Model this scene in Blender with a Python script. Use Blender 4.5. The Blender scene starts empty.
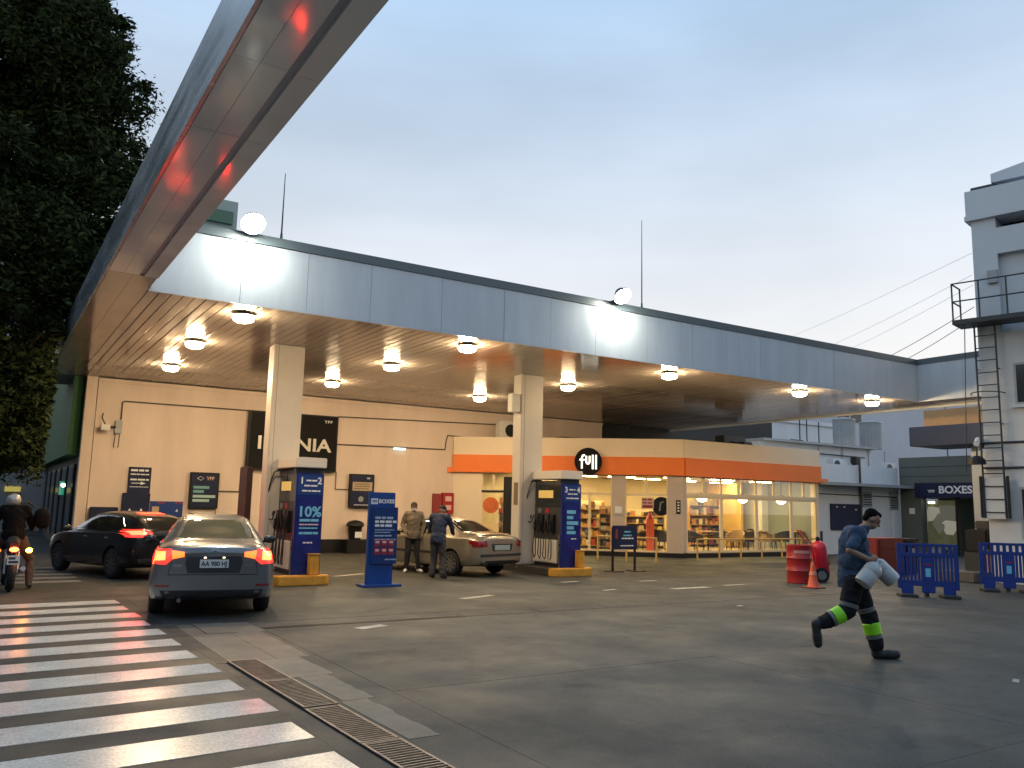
import bpy, bmesh, math, random
from mathutils import Vector as V, Matrix as M
from mathutils.bvhtree import BVHTree
from mathutils import noise as mnoise
random.seed(7)
R = math.radians
SC = bpy.context.scene
COL = SC.collection

# ------------------------------------------------------------------ camera
FPX, CX, CY, HCAM = 828.0, 512.0, 384.0, 1.75
def _d(x, y): return V((x - CX, -(y - CY), -FPX)).normalized()
_A = _d(-19, 493)                       # vanishing point of the street direction  (world +Y)
_B = _d(1819, 534); _B = (_B - _A * _A.dot(_B)).normalized()   # canopy front direction (world +X)
_U = _B.cross(_A)
RM = M((_B, _A, _U))
CAMP = V((0, 0, HCAM))
cam_d = bpy.data.cameras.new('camera')
cam_d.sensor_width = 36.0
cam_d.lens = FPX / 1024 * 36.0
cam_d.clip_end = 2000
cam = bpy.data.objects.new('camera', cam_d)
COL.objects.link(cam)
cam.matrix_world = M.Translation(CAMP) @ RM.to_4x4()
SC.camera = cam
def ray(x, y): return RM @ V((x - CX, -(y - CY), -FPX))
def P(x, y, axis, val):
    r = ray(x, y); return CAMP + r * ((val - CAMP[axis]) / r[axis])
def G(x, y, z=0.0): return P(x, y, 2, z)
def PL(x, y, o, n):
    r = ray(x, y); n = V(n); return CAMP + r * ((V(o) - CAMP).dot(n) / r.dot(n))

# ------------------------------------------------------------------ sky, sun, exposure
W = bpy.data.worlds.new('World'); SC.world = W; W.use_nodes = True
nt = W.node_tree; nt.nodes.clear()
wo = nt.nodes.new('ShaderNodeOutputWorld'); bg = nt.nodes.new('ShaderNodeBackground')
sky = nt.nodes.new('ShaderNodeTexSky'); sky.sky_type = 'NISHITA'; sky.sun_disc = False
SUN_EL, SUN_AZ = R(4.0), R(98)          # azimuth measured from +Y towards +X
sky.sun_elevation = SUN_EL; sky.sun_rotation = SUN_AZ
sky.altitude = 20; sky.air_density = 1.0; sky.dust_density = 0.6; sky.ozone_density = 1.6
tc = nt.nodes.new('ShaderNodeTexCoord'); mp = nt.nodes.new('ShaderNodeMapping')
mp.inputs['Scale'].default_value = (1.0, 1.6, 4.0); mp.inputs['Rotation'].default_value = (0, 0, R(25))
nz = nt.nodes.new('ShaderNodeTexNoise'); nz.inputs['Scale'].default_value = 1.25; nz.inputs['Detail'].default_value = 5; nz.inputs['Roughness'].default_value = .48
rp = nt.nodes.new('ShaderNodeValToRGB'); rp.color_ramp.elements[0].position = .36; rp.color_ramp.elements[1].position = .72
rp.color_ramp.elements[0].color = (.70, .70, .70, 1); rp.color_ramp.elements[1].color = (.98, .98, .98, 1)
mx = nt.nodes.new('ShaderNodeMix'); mx.data_type = 'RGBA'
veil = nt.nodes.new('ShaderNodeMix'); veil.data_type = 'RGBA'      # thin high cloud veil, warm grey low down, cool grey high up
sx = nt.nodes.new('ShaderNodeSeparateXYZ')
mr = nt.nodes.new('ShaderNodeMapRange'); mr.inputs['From Min'].default_value = .0; mr.inputs['From Max'].default_value = .62
veil.inputs['A'].default_value = (8.4, 7.6, 6.7, 1); veil.inputs['B'].default_value = (3.2, 4.95, 7.2, 1)
nt.links.new(tc.outputs['Generated'], mp.inputs['Vector']); nt.links.new(mp.outputs[0], nz.inputs['Vector'])
nt.links.new(nz.outputs['Fac'], rp.inputs['Fac']); nt.links.new(rp.outputs[0], mx.inputs['Factor'])
nt.links.new(tc.outputs['Generated'], sx.inputs[0]); nt.links.new(sx.outputs['Z'], mr.inputs['Value']); nt.links.new(mr.outputs[0], veil.inputs['Factor'])
nt.links.new(sky.outputs[0], mx.inputs['A']); nt.links.new(veil.outputs['Result'], mx.inputs['B'])
nt.links.new(mx.outputs['Result'], bg.inputs['Color']); bg.inputs['Strength'].default_value = 0.15
nt.links.new(bg.outputs[0], wo.inputs['Surface'])
sd = bpy.data.lights.new('sun', 'SUN'); sd.energy = 0.45; sd.angle = R(25); sd.color = (1, .86, .72)
sun = bpy.data.objects.new('sun', sd); COL.objects.link(sun)
sdir = V((math.sin(SUN_AZ) * math.cos(R(18)), math.cos(SUN_AZ) * math.cos(R(18)), math.sin(R(18))))
sun.rotation_euler = (-sdir).to_track_quat('-Z', 'Y').to_euler()
SC.view_settings.view_transform = 'Standard'; SC.view_settings.look = 'None'
SC.view_settings.exposure = -0.03; SC.view_settings.gamma = 1.0
SC.cycles.use_denoising = True
SC.cycles.max_bounces = 8; SC.cycles.diffuse_bounces = 3; SC.cycles.glossy_bounces = 4; SC.cycles.transparent_max_bounces = 12
SC.cycles.caustics_reflective = False; SC.cycles.caustics_refractive = False
SC.cycles.sample_clamp_indirect = 4.0

# ------------------------------------------------------------------ materials
def lin(c): return tuple(((v / 255) / 12.92 if v / 255 <= .04045 else ((v / 255 + .055) / 1.055) ** 2.4) for v in c)
MATS = {}
def mat(name, col, rough=.5, metal=0., var=0., scale=4., bump=0., bscale=None, emit=None, es=0., spec=.5, coat=0., rvar=0., stretch=None):
    if name in MATS: return MATS[name]
    m = bpy.data.materials.new(name); m.use_nodes = True; t = m.node_tree
    b = t.nodes['Principled BSDF']
    b.inputs['Base Color'].default_value = (*col, 1); b.inputs['Roughness'].default_value = rough
    b.inputs['Metallic'].default_value = metal; b.inputs['Specular IOR Level'].default_value = spec
    b.inputs['Coat Weight'].default_value = coat; b.inputs['Coat Roughness'].default_value = .06
    if emit is not None:
        b.inputs['Emission Color'].default_value = (*emit, 1); b.inputs['Emission Strength'].default_value = es
    if var or bump or rvar:
        c = t.nodes.new('ShaderNodeTexCoord'); src = c.outputs['Object']
        if stretch:
            mpn = t.nodes.new('ShaderNodeMapping'); mpn.inputs['Scale'].default_value = stretch
            t.links.new(src, mpn.inputs['Vector']); src = mpn.outputs[0]
        n = t.nodes.new('ShaderNodeTexNoise'); n.inputs['Scale'].default_value = scale; n.inputs['Detail'].default_value = 8; n.inputs['Roughness'].default_value = .62
        t.links.new(src, n.inputs['Vector'])
        if var:
            r_ = t.nodes.new('ShaderNodeMapRange'); r_.inputs['From Min'].default_value = .25; r_.inputs['From Max'].default_value = .75
            r_.inputs['To Min'].default_value = 1 - var; r_.inputs['To Max'].default_value = 1 + var
            t.links.new(n.outputs['Fac'], r_.inputs['Value'])
            mm = t.nodes.new('ShaderNodeMix'); mm.data_type = 'RGBA'; mm.blend_type = 'MULTIPLY'; mm.inputs['Factor'].default_value = 1
            mm.inputs['A'].default_value = (*col, 1); t.links.new(r_.outputs[0], mm.inputs['B']); t.links.new(mm.outputs['Result'], b.inputs['Base Color'])
        if rvar:
            r2 = t.nodes.new('ShaderNodeMapRange'); r2.inputs['From Min'].default_value = .3; r2.inputs['From Max'].default_value = .7
            r2.inputs['To Min'].default_value = max(0, rough - rvar); r2.inputs['To Max'].default_value = min(1, rough + rvar)
            t.links.new(n.outputs['Fac'], r2.inputs['Value']); t.links.new(r2.outputs[0], b.inputs['Roughness'])
        if bump:
            n2 = t.nodes.new('ShaderNodeTexNoise'); n2.inputs['Scale'].default_value = bscale or scale * 6; n2.inputs['Detail'].default_value = 4
            t.links.new(src, n2.inputs['Vector'])
            bp = t.nodes.new('ShaderNodeBump'); bp.inputs['Strength'].default_value = bump; bp.inputs['Distance'].default_value = .01
            t.links.new(n2.outputs['Fac'], bp.inputs['Height']); t.links.new(bp.outputs[0], b.inputs['Normal'])
    MATS[name] = m
    return m
def glass(name, tint=(1, 1, 1), rough=.02, fac=.08):
    if name in MATS: return MATS[name]
    m = bpy.data.materials.new(name); m.use_nodes = True; t = m.node_tree; t.nodes.clear()
    o = t.nodes.new('ShaderNodeOutputMaterial'); tr = t.nodes.new('ShaderNodeBsdfTransparent'); tr.inputs[0].default_value = (*tint, 1)
    gl = t.nodes.new('ShaderNodeBsdfGlossy'); gl.inputs['Roughness'].default_value = rough
    lw = t.nodes.new('ShaderNodeLayerWeight'); lw.inputs[0].default_value = .5
    pw = t.nodes.new('ShaderNodeMath'); pw.operation = 'POWER'; pw.inputs[1].default_value = 4.0; t.links.new(lw.outputs['Facing'], pw.inputs[0])
    fr = t.nodes.new('ShaderNodeMath'); fr.operation = 'MULTIPLY_ADD'; fr.inputs[1].default_value = .8; fr.inputs[2].default_value = fac; t.links.new(pw.outputs[0], fr.inputs[0])
    ms = t.nodes.new('ShaderNodeMixShader')
    t.links.new(fr.outputs[0], ms.inputs[0]); t.links.new(tr.outputs[0], ms.inputs[1]); t.links.new(gl.outputs[0], ms.inputs[2]); t.links.new(ms.outputs[0], o.inputs[0])
    MATS[name] = m; return m
def ground_mat(name, dark, light, scale=.35, rough=.55, spec=.5, crack=.0, rv=.14, stain=(.62, .61, .60), bumpk=.35):
    m = bpy.data.materials.new(name); m.use_nodes = True; t = m.node_tree; L = t.links; b = t.nodes['Principled BSDF']
    geo = t.nodes.new('ShaderNodeNewGeometry'); pos = geo.outputs['Position']
    def noise(s, det=6, ro=.6, dist=0.):
        n = t.nodes.new('ShaderNodeTexNoise'); n.inputs['Scale'].default_value = s; n.inputs['Detail'].default_value = det
        n.inputs['Roughness'].default_value = ro; n.inputs['Distortion'].default_value = dist; L.new(pos, n.inputs['Vector']); return n.outputs['Fac']
    def ramp(src, p0, p1, c0, c1):
        r_ = t.nodes.new('ShaderNodeValToRGB'); e = r_.color_ramp.elements
        e[0].position, e[1].position = p0, p1; e[0].color, e[1].color = (*c0, 1), (*c1, 1); L.new(src, r_.inputs[0]); return r_.outputs[0]
    def mul(a, c, f=1.):
        mm = t.nodes.new('ShaderNodeMix'); mm.data_type = 'RGBA'; mm.blend_type = 'MULTIPLY'; mm.inputs['Factor'].default_value = f
        L.new(a, mm.inputs['A']); L.new(c, mm.inputs['B']); return mm.outputs['Result']
    c = ramp(noise(scale, 8, .65, .4), .32, .70, dark, light)
    c = mul(c, ramp(noise(2.3, 6, .7), .3, .7, (.84, .84, .84), (1.12, 1.12, 1.12)))
    c = mul(c, ramp(noise(42, 4, .75), .25, .75, (.62, .62, .62), (1.38, 1.38, 1.38)))
    c = mul(c, ramp(noise(.9, 3, .5, 1.5), .28, .40, stain, (1, 1, 1)))       # oil stains
    if crack:
        for vs_, th_, dk_ in ((1.1, .085, .55), (2.6, .06, .6)):          # drips and chewing-gum spots
            vo = t.nodes.new('ShaderNodeTexVoronoi'); vo.inputs['Scale'].default_value = vs_; L.new(pos, vo.inputs['Vector'])
            c = mul(c, ramp(vo.outputs['Distance'], th_ * .5, th_, (dk_, dk_, dk_), (1, 1, 1)))
        v = t.nodes.new('ShaderNodeTexVoronoi'); v.feature = 'DISTANCE_TO_EDGE'; v.inputs['Scale'].default_value = .33
        nn = t.nodes.new('ShaderNodeTexNoise'); nn.inputs['Scale'].default_value = 1.2; nn.inputs['Detail'].default_value = 6; L.new(pos, nn.inputs['Vector'])
        ad = t.nodes.new('ShaderNodeMix'); ad.data_type = 'RGBA'; ad.inputs['Factor'].default_value = .45; L.new(pos, ad.inputs['A'])
        sc_ = t.nodes.new('ShaderNodeVectorMath'); sc_.operation = 'SCALE'; sc_.inputs['Scale'].default_value = 6; L.new(nn.outputs['Color'], sc_.inputs[0]); 
        av = t.nodes.new('ShaderNodeVectorMath'); av.operation = 'ADD'; L.new(pos, av.inputs[0]); L.new(sc_.outputs[0], av.inputs[1])
        L.new(av.outputs[0], v.inputs['Vector'])
        c = mul(c, ramp(v.outputs['Distance'], .0, .006, (.35, .35, .35), (1, 1, 1)), crack)
    L.new(c, b.inputs['Base Color'])
    rr = t.nodes.new('ShaderNodeMapRange'); rr.inputs['To Min'].default_value = rough - rv; rr.inputs['To Max'].default_value = rough + rv
    rr.inputs['From Min'].default_value = .3; rr.inputs['From Max'].default_value = .7
    L.new(noise(.8, 5, .6), rr.inputs['Value']); L.new(rr.outputs[0], b.inputs['Roughness'])
    b.inputs['Specular IOR Level'].default_value = spec
    bp = t.nodes.new('ShaderNodeBump'); bp.inputs['Strength'].default_value = bumpk; bp.inputs['Distance'].default_value = .006
    L.new(noise(90, 3, .7), bp.inputs['Height']); L.new(bp.outputs[0], b.inputs['Normal'])
    MATS[name] = m; return m

# ------------------------------------------------------------------ mesh builder
def wmat(o):
    m = o.matrix_basis.copy()
    while o.parent: o = o.parent; m = o.matrix_basis @ m
    return m
def frame(o, right, up):
    r_ = V(right).normalized(); u = V(up).normalized(); n = r_.cross(u)
    return M(((r_.x, u.x, n.x, o[0]), (r_.y, u.y, n.y, o[1]), (r_.z, u.z, n.z, o[2]), (0, 0, 0, 1)))
class MB:
    def __init__(s, m=None): s.v = []; s.f = []; s.m = m
    def add(s, vs, fs):
        n = len(s.v)
        s.v += [tuple(s.m @ V(p)) if s.m else tuple(p) for p in vs]
        s.f += [tuple(i + n for i in f) for f in fs]; return s
    def box(s, x0, x1, y0, y1, z0, z1):
        x0, x1 = sorted((x0, x1)); y0, y1 = sorted((y0, y1)); z0, z1 = sorted((z0, z1))
        return s.add([(x0, y0, z0), (x1, y0, z0), (x1, y1, z0), (x0, y1, z0), (x0, y0, z1), (x1, y0, z1), (x1, y1, z1), (x0, y1, z1)],
                     [(0, 3, 2, 1), (4, 5, 6, 7), (0, 1, 5, 4), (1, 2, 6, 5), (2, 3, 7, 6), (3, 0, 4, 7)])
    def prism(s, poly, h0, h1):                       # polygon (x,y) counter-clockwise, extruded in z
        n = len(poly)
        return s.add([(x, y, h0) for x, y in poly] + [(x, y, h1) for x, y in poly],
                     [tuple(range(n - 1, -1, -1)), tuple(range(n, 2 * n))] + [(i, (i + 1) % n, (i + 1) % n + n, i + n) for i in range(n)])
    def cyl(s, p0, p1, r0, r1=None, n=12, caps=True):
        r1 = r0 if r1 is None else r1; p0, p1 = V(p0), V(p1); d = (p1 - p0).normalized()
        a = d.orthogonal().normalized(); b = d.cross(a)
        vs = []
        for p, r_ in ((p0, r0), (p1, r1)):
            for i in range(n):
                t = 2 * math.pi * i / n; vs.append(tuple(p + a * (math.cos(t) * r_) + b * (math.sin(t) * r_)))
        fs = [(i, (i + 1) % n, (i + 1) % n + n, i + n) for i in range(n)]
        if caps: fs += [tuple(range(n - 1, -1, -1)), tuple(range(n, 2 * n))]
        return s.add(vs, fs)
    def tube(s, pts, r, n=8):
        pts = [V(p) for p in pts]; k = len(pts); rs = r if isinstance(r, (list, tuple)) else [r] * k
        vs = []; a = None
        for i, p in enumerate(pts):
            d = (pts[min(i + 1, k - 1)] - pts[max(i - 1, 0)]).normalized()
            a = d.orthogonal().normalized() if a is None else (a - d * a.dot(d)).normalized()
            b = d.cross(a)
            for j in range(n):
                t = 2 * math.pi * j / n; vs.append(tuple(p + a * (math.cos(t) * rs[i]) + b * (math.sin(t) * rs[i])))
        fs = [(i * n + j, i * n + (j + 1) % n, (i + 1) * n + (j + 1) % n, (i + 1) * n + j) for i in range(k - 1) for j in range(n)]
        fs += [tuple(range(n - 1, -1, -1)), tuple(range((k - 1) * n, k * n))]
        return s.add(vs, fs)
    def lathe(s, prof, n=20, c=(0, 0, 0)):            # profile (r,z) about z
        vs = [(c[0] + r_ * math.cos(2 * math.pi * j / n), c[1] + r_ * math.sin(2 * math.pi * j / n), c[2] + z) for r_, z in prof for j in range(n)]
        k = len(prof)
        fs = [(i * n + j, i * n + (j + 1) % n, (i + 1) * n + (j + 1) % n, (i + 1) * n + j) for i in range(k - 1) for j in range(n)]
        fs += [tuple(range(n - 1, -1, -1)), tuple(range((k - 1) * n, k * n))]
        return s.add(vs, fs)
    def ell(s, c, rad, nu=14, nv=8, rot=None):
        vs = []; rot = rot or M.Identity(3)
        for i in range(nv + 1):
            ph = -math.pi / 2 + math.pi * i / nv; rr = max(math.cos(ph), .02)
            for j in range(nu):
                t = 2 * math.pi * j / nu; vs.append(tuple(V(c) + rot @ V((rad[0] * rr * math.cos(t), rad[1] * rr * math.sin(t), rad[2] * math.sin(ph)))))
        fs = [(i * nu + j, i * nu + (j + 1) % nu, (i + 1) * nu + (j + 1) % nu, (i + 1) * nu + j) for i in range(nv) for j in range(nu)]
        fs += [tuple(range(nu - 1, -1, -1)), tuple(range(nv * nu, (nv + 1) * nu))]
        return s.add(vs, fs)
    def mesh(s, name, m=None, bevel=0, smooth=False, inv=None):
        me = bpy.data.meshes.new(name)
        vs = [tuple(inv @ V(p)) for p in s.v] if inv else s.v
        me.from_pydata(vs, [], s.f)
        if bevel:
            bm = bmesh.new(); bm.from_mesh(me)
            ed = [e for e in bm.edges if len(e.link_faces) == 2 and e.calc_face_angle(0) > R(35)]
            bmesh.ops.bevel(bm, geom=ed, offset=bevel, segments=2, affect='EDGES', clamp_overlap=True)
            bm.to_mesh(me); bm.free()
        if smooth:
            for p in me.polygons: p.use_smooth = True
        if m: me.materials.append(m)
        me.update(); return me
    def build(s, name, m=None, parent=None, bevel=0, smooth=False, local=False):
        inv = wmat(parent).inverted() if (parent and not local) else None
        me = s.mesh(name, m, bevel, smooth, inv)
        o = bpy.data.objects.new(name, me); COL.objects.link(o)
        if parent: o.parent = parent
        if smooth: autosmooth(o)
        return o
    def top(s, name, label, cat, m, group=None, bevel=0, smooth=False, kind=None, loc=None):   # a thing that is one mesh, origin at its base
        if loc is None:
            xs, ys, zs = zip(*s.v); loc = ((min(xs) + max(xs)) / 2, (min(ys) + max(ys)) / 2, min(zs))
        me = s.mesh(name, m, bevel, smooth, M.Translation(-V(loc)))
        o = bpy.data.objects.new(name, me); COL.objects.link(o); o.location = loc
        if smooth: autosmooth(o)
        return tag(o, label, cat, group, kind)
def autosmooth(o, ang=40):
    me = o.data
    bm = bmesh.new(); bm.from_mesh(me)
    for e in bm.edges:
        if len(e.link_faces) == 2 and e.calc_face_angle(0) > R(ang): e.smooth = False
    bm.to_mesh(me); bm.free()
def tag(o, label=None, cat=None, group=None, kind=None):
    if label: o['label'] = label
    if cat: o['category'] = cat
    if group: o['group'] = group
    if kind: o['kind'] = kind
    return o
def thing(name, label, cat, loc=(0, 0, 0), rotz=0, group=None):
    o = bpy.data.objects.new(name, None); COL.objects.link(o); o.location = loc; o.rotation_euler = (0, 0, rotz)
    o.empty_display_size = .2
    return tag(o, label, cat, group)
def struct(mb, name, m):
    o = mb.build(name, m); o['kind'] = 'structure'; return o
def kids(o): return [c for c in COL.objects if c.parent == o]
def dup(root, loc, rotz=None, label=None, group=None):
    r_ = root.copy(); COL.objects.link(r_); r_.location = loc
    if rotz is not None: r_.rotation_euler = (0, 0, rotz)
    if label: r_['label'] = label
    if group: r_['group'] = group
    for ch in kids(root):
        c = ch.copy(); COL.objects.link(c); c.parent = r_
        for g in kids(ch):
            d_ = g.copy(); COL.objects.link(d_); d_.parent = c
    return r_
def piece(mesh, name, parent, loc=(0, 0, 0)):
    o = bpy.data.objects.new(name, mesh); COL.objects.link(o); o.parent = parent; o.location = loc; return o
_fontcache = {}
def text(s_, size, fr, m, parent, name='lettering', depth=.004, bold=0., align='CENTER', sx=1., shear=0., spacing=1.):
    cu = bpy.data.curves.new('t', 'FONT'); cu.body = s_; cu.size = size; cu.extrude = depth; cu.offset = bold; cu.align_x = align; cu.align_y = 'CENTER'
    cu.resolution_u = 3; cu.shear = shear; cu.space_character = spacing
    ob = bpy.data.objects.new('t', cu); COL.objects.link(ob)
    me = bpy.data.meshes.new_from_object(ob.evaluated_get(bpy.context.evaluated_depsgraph_get()))
    bpy.data.objects.remove(ob); bpy.data.curves.remove(cu)
    me.name = name
    me.transform((wmat(parent).inverted() if parent else M.Identity(4)) @ fr @ M.Diagonal((sx, 1, 1, 1)))
    me.materials.clear(); me.materials.append(m)
    o = bpy.data.objects.new(name, me); COL.objects.link(o); o.parent = parent; return o
def at(fr, a, b, c=0): return fr @ M.Translation((a, b, c))
def fbox(fr, a0, a1, b0, b1, c0, c1): return MB(fr).box(a0, a1, b0, b1, c0, c1)
def words(fr, x0, x1, y, h, rnd, c=.003, gap=.5):           # a line of print too small to read, as short raised marks
    mb = MB(fr); x = x0
    while x < x1 - h:
        w = min(h * rnd.uniform(1.5, 4.5), x1 - x); mb.box(x, x + w, y - h / 2, y + h / 2, 0, c); x += w + h * gap
    return mb

# shared materials
m_white = mat('white_paint', (.72, .70, .66), .55, var=.06, scale=1.5, bump=.05)
m_black = mat('black_plastic', (.009, .009, .010), .5, spec=.3)
m_rubber = mat('rubber', (.015, .015, .016), .75, var=.2, scale=20)
m_steel = mat('brushed_steel', (.45, .46, .47), .32, 1., rvar=.1, scale=12)
m_dkmetal = mat('dark_metal', (.05, .055, .06), .45, .6)
m_chrome = mat('chrome', (.7, .7, .72), .12, 1.)
m_yellow = mat('yellow_safety_paint', (.62, .30, .035), .5, var=.25, scale=6, bump=.1)
m_red = mat('red_paint', (.34, .018, .02), .35, var=.12, scale=6)
m_blue = mat('blue_panel', (.012, .042, .20), .35, var=.08, scale=3)
m_navy = mat('navy_panel', (.008, .014, .05), .5, spec=.3, var=.1, scale=3)
m_print = mat('white_print', (.75, .76, .78), .5)
m_cyan = mat('cyan_print', (.16, .50, .72), .5)
m_orange = mat('orange_band', (.86, .19, .02), .45, var=.05, scale=2)
m_dkhole = mat('dark_void', (.01, .01, .01), .9)
m_grey = mat('grey_paint', (.32, .34, .36), .5, var=.1, scale=3)
m_conduit = mat('conduit', (.10, .085, .07), .6)
# ================================================================== ground
m_asph = ground_mat('street_asphalt', (.034, .034, .030), (.056, .055, .049), .5, .64, spec=.25)
m_fore = ground_mat('forecourt_asphalt', (.043, .045, .041), (.071, .073, .066), .28, .66, spec=.3, crack=.8)
m_conc = ground_mat('concrete', (.062, .058, .050), (.115, .108, .094), .8, .6)
m_paint = ground_mat('road_paint', (.70, .65, .57), (.80, .75, .67), 1.2, .21, spec=.6, rv=.03, stain=(.86, .86, .86), bumpk=.15)
struct(MB().box(-300, 300, -200, 400, -.5, -.03), 'ground', m_asph)
road = struct(MB().box(-14, 2.3005, -30, 130, -.029, 0), 'road', m_asph)
# zebra crossing: each bar is a piece
ys = [15.55 - .905 * k for k in range(15)]
for k, y in enumerate(ys):
    sk = -.064; xe = 2.12 + .018 * k + random.uniform(-.03, .03)
    MB().prism([(-2.6, y - .26 + sk * 4.7), (xe, y - .26), (xe - .02, y + .25), (-2.6, y + .25 + sk * 4.7)], .0005, .004).build('crosswalk_bar', m_paint, road)
for k in range(5):        # worn bars beyond the crossing
    y = 19.5 + k * .9
    MB().prism([(-1.5, y - .2), (1.9, y - .2), (1.9, y + .2), (-1.5, y + .2)], .0005, .003).build('crosswalk_bar', mat('worn_paint', (.17, .16, .145), .6, var=.5, scale=2.5), road)
# forecourt in big cast panels with open joints
fore = struct(MB().box(2.31, 60, -30, 60, -.029, -.014), 'forecourt', m_fore)
fy = [-30, -14, -6, 0, 3.6, 7.4, 11.55, 12.3, 16.6, 21, 27.58]
fx = [3.418, 7.6, 11.9, 16.2, 20.6, 25, 32, 44, 60]
for i in range(len(fx) - 1):
    for j in range(len(fy) - 1):
        g = .0025; dz = random.uniform(-.001, .001)
        b = MB().box(fx[i] + g, fx[i + 1] - g, fy[j] + g, fy[j + 1] - g, -.0145, dz)
        b.build('concrete_slab' if j == 6 else 'asphalt_slab', m_conc if j == 6 and False else m_fore, fore)
# edge strip beside the drain: pale concrete, patched
for y0, y1 in ((21, 27.5), (16, 20.995), (12.45, 15.995)): MB().box(2.302, 3.417, y0, y1, -.0145, random.uniform(-.001, .001)).build('asphalt_slab', m_fore, fore)
for (x0, x1, y0, y1) in [(2.66, 3.05, 11.5, 12.44), (3.056, 3.417, 11.5, 12.44), (2.44, 2.65, 11.5, 12.44), (2.44, 2.95, 10.55, 11.49), (2.956, 3.36, 10.2, 11.49), (2.44, 2.95, 9.45, 10.54), (2.956, 3.34, 9.45, 10.19)]:
    MB().box(x0, x1, y0, y1, -.0145, random.uniform(-.003, .002)).build('concrete_slab', m_conc, fore)
gd = V((.11, -4.1, 0)).normalized(); gn = V((-gd.y, gd.x, 0))       # drain direction
go = V((2.405, 9.42, 0))
def gp(s_, t): p = go + gd * s_ + gn * t; return (p.x, p.y)
m_concd = ground_mat('concrete_patch', (.085, .079, .064), (.16, .15, .122), 1.6, .62)
GW = .315
def ragged(s0, s1, w0, w1, e):
    n = 14; pts = [gp(s0 + (s1 - s0) * i / n, w0) for i in range(n + 1)]
    pts += [gp(s0 + (s1 - s0) * i / n + random.uniform(-e, e), w1 + random.uniform(-e, e)) for i in range(n, -1, -1)]
    return pts
MB().prism(ragged(.0, 1.05, GW + .02, .80, .006), -.0145, .002).build('concrete_slab', m_concd, fore)
MB().prism(ragged(1.06, 2.2, GW + .10, .72, .012), -.0145, .003).build('concrete_slab', m_concd, fore)
MB().prism(ragged(2.21, 3.55, GW + .06, .64, .016), -.0145, .002).build('concrete_slab', m_concd, fore)
def poly_box(name, m, s0, s1, w0, w1, z0, z1, par):
    pl = [gp(s0, w0), gp(s1, w0), gp(s1, w1), gp(s0, w1)]
    return MB().prism(pl, z0, z1).build(name, m, par)
# asphalt filling the rest of the edge zone
MB().prism([gp(.0, GW + .012), gp(20, GW + .012), (3.417, -10.6), (3.417, 9.445)], -.0145, -.001).build('asphalt_slab', m_fore, fore)
MB().prism([(2.302, -30), (2.9, -30), gp(20, -.012), gp(.0, -.012), (2.302, 9.42)], -.0145, 0).build('asphalt_slab', m_asph, fore)
MB().box(2.302, 2.435, 9.43, 12.44, -.0145, 0).build('asphalt_slab', m_asph, fore)
MB().box(3.345, 3.417, 9.45, 11.49, -.0145, -.001).build('asphalt_slab', m_fore, fore)
# trench drain with steel grates
gr = thing('trench_drain', 'rusty steel trench drain grates running along the zebra crossing', 'drain', (*gp(0, .2), 0))
m_rust = mat('rusty_steel', (.15, .138, .13), .42, .6, var=.4, scale=9, bump=.2)
poly_box('channel', m_dkhole, -.005, 10, -.01, GW + .01, -.0135, -.007, gr)
L_ = 1.15
for k in range(8):
    s0 = .01 + k * (L_ + .02); tl = .012 if k < 2 else random.uniform(-.002, .003)
    pan = MB()
    pl = lambda a, b, c, d, z0=-.004, z1=.012: pan.prism([gp(a, c), gp(b, c), gp(b, d), gp(a, d)], z0 + tl, z1 + tl)
    w1_ = GW; pl(s0, s0 + L_, 0, .02); pl(s0, s0 + L_, w1_ - .02, w1_); pl(s0, s0 + .02, .02, w1_ - .02); pl(s0 + L_ - .02, s0 + L_, .02, w1_ - .02)
    fr_ = pan.build('grate_frame', m_rust, gr)
    bars = MB()
    for i in range(21):
        a = s0 + .035 + i * .0525; bars.prism([gp(a, .02), gp(a + .016, .02), gp(a + .016, GW - .02), gp(a, GW - .02)], -.004 + tl, .012 + tl)
    tag(bars.build('grate_bar', m_rust, fr_), kind='stuff')
# second channel crossing the forecourt
d2 = thing('trench_drain', 'narrow slotted drain crossing the forecourt towards the runner', 'drain', (8.5, 11.9, 0))
MB().box(3.45, 6.6, 11.64, 11.80, -.012, .001).build('channel', m_dkhole, d2)
b2 = MB()
for i in range(64): b2.box(3.47 + i * .049, 3.49 + i * .049, 11.64, 11.80, .001, .006)
tag(b2.build('grate_bar', m_dkmetal, d2), kind='stuff')
for i in range(9):
    MB().box(6.62 + i * 1.45, 8.05 + i * 1.45, 11.68, 12.02, -.012, random.uniform(.001, .004)).build('cover_strip', m_fore, d2)
# worn painted marks on the forecourt
for (px, py, w, d_, rz, nm) in [(478, 597, .9, .16, .35, 0), (692, 588, 1.1, .22, .0, 0), (740, 606, .16, .10, .2, 0), (570, 582, .5, .14, .1, 0), (648, 581, .55, .12, 0, 0), (372, 627, .5, .2, .3, 0), (350, 575, 1.1, .18, .5, 0), (1016, 681, .22, .07, .4, 0), (610, 590, .4, .10, .2, 0), (735, 585, .7, .14, 0, 0)]:
    c = G(px, py); ca, sa = math.cos(rz), math.sin(rz)
    q = [(-w / 2, -d_ / 2), (w / 2, -d_ / 2 * .7), (w / 2 * .9, d_ / 2), (-w / 2 * 1.1, d_ / 2 * .8)]
    MB().prism([(c.x + a * ca - b * sa, c.y + a * sa + b * ca) for a, b in q], .002, .005).build('paint_mark', mat('worn_mark', (.38, .36, .31), .6, var=.5, scale=5), fore)

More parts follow.
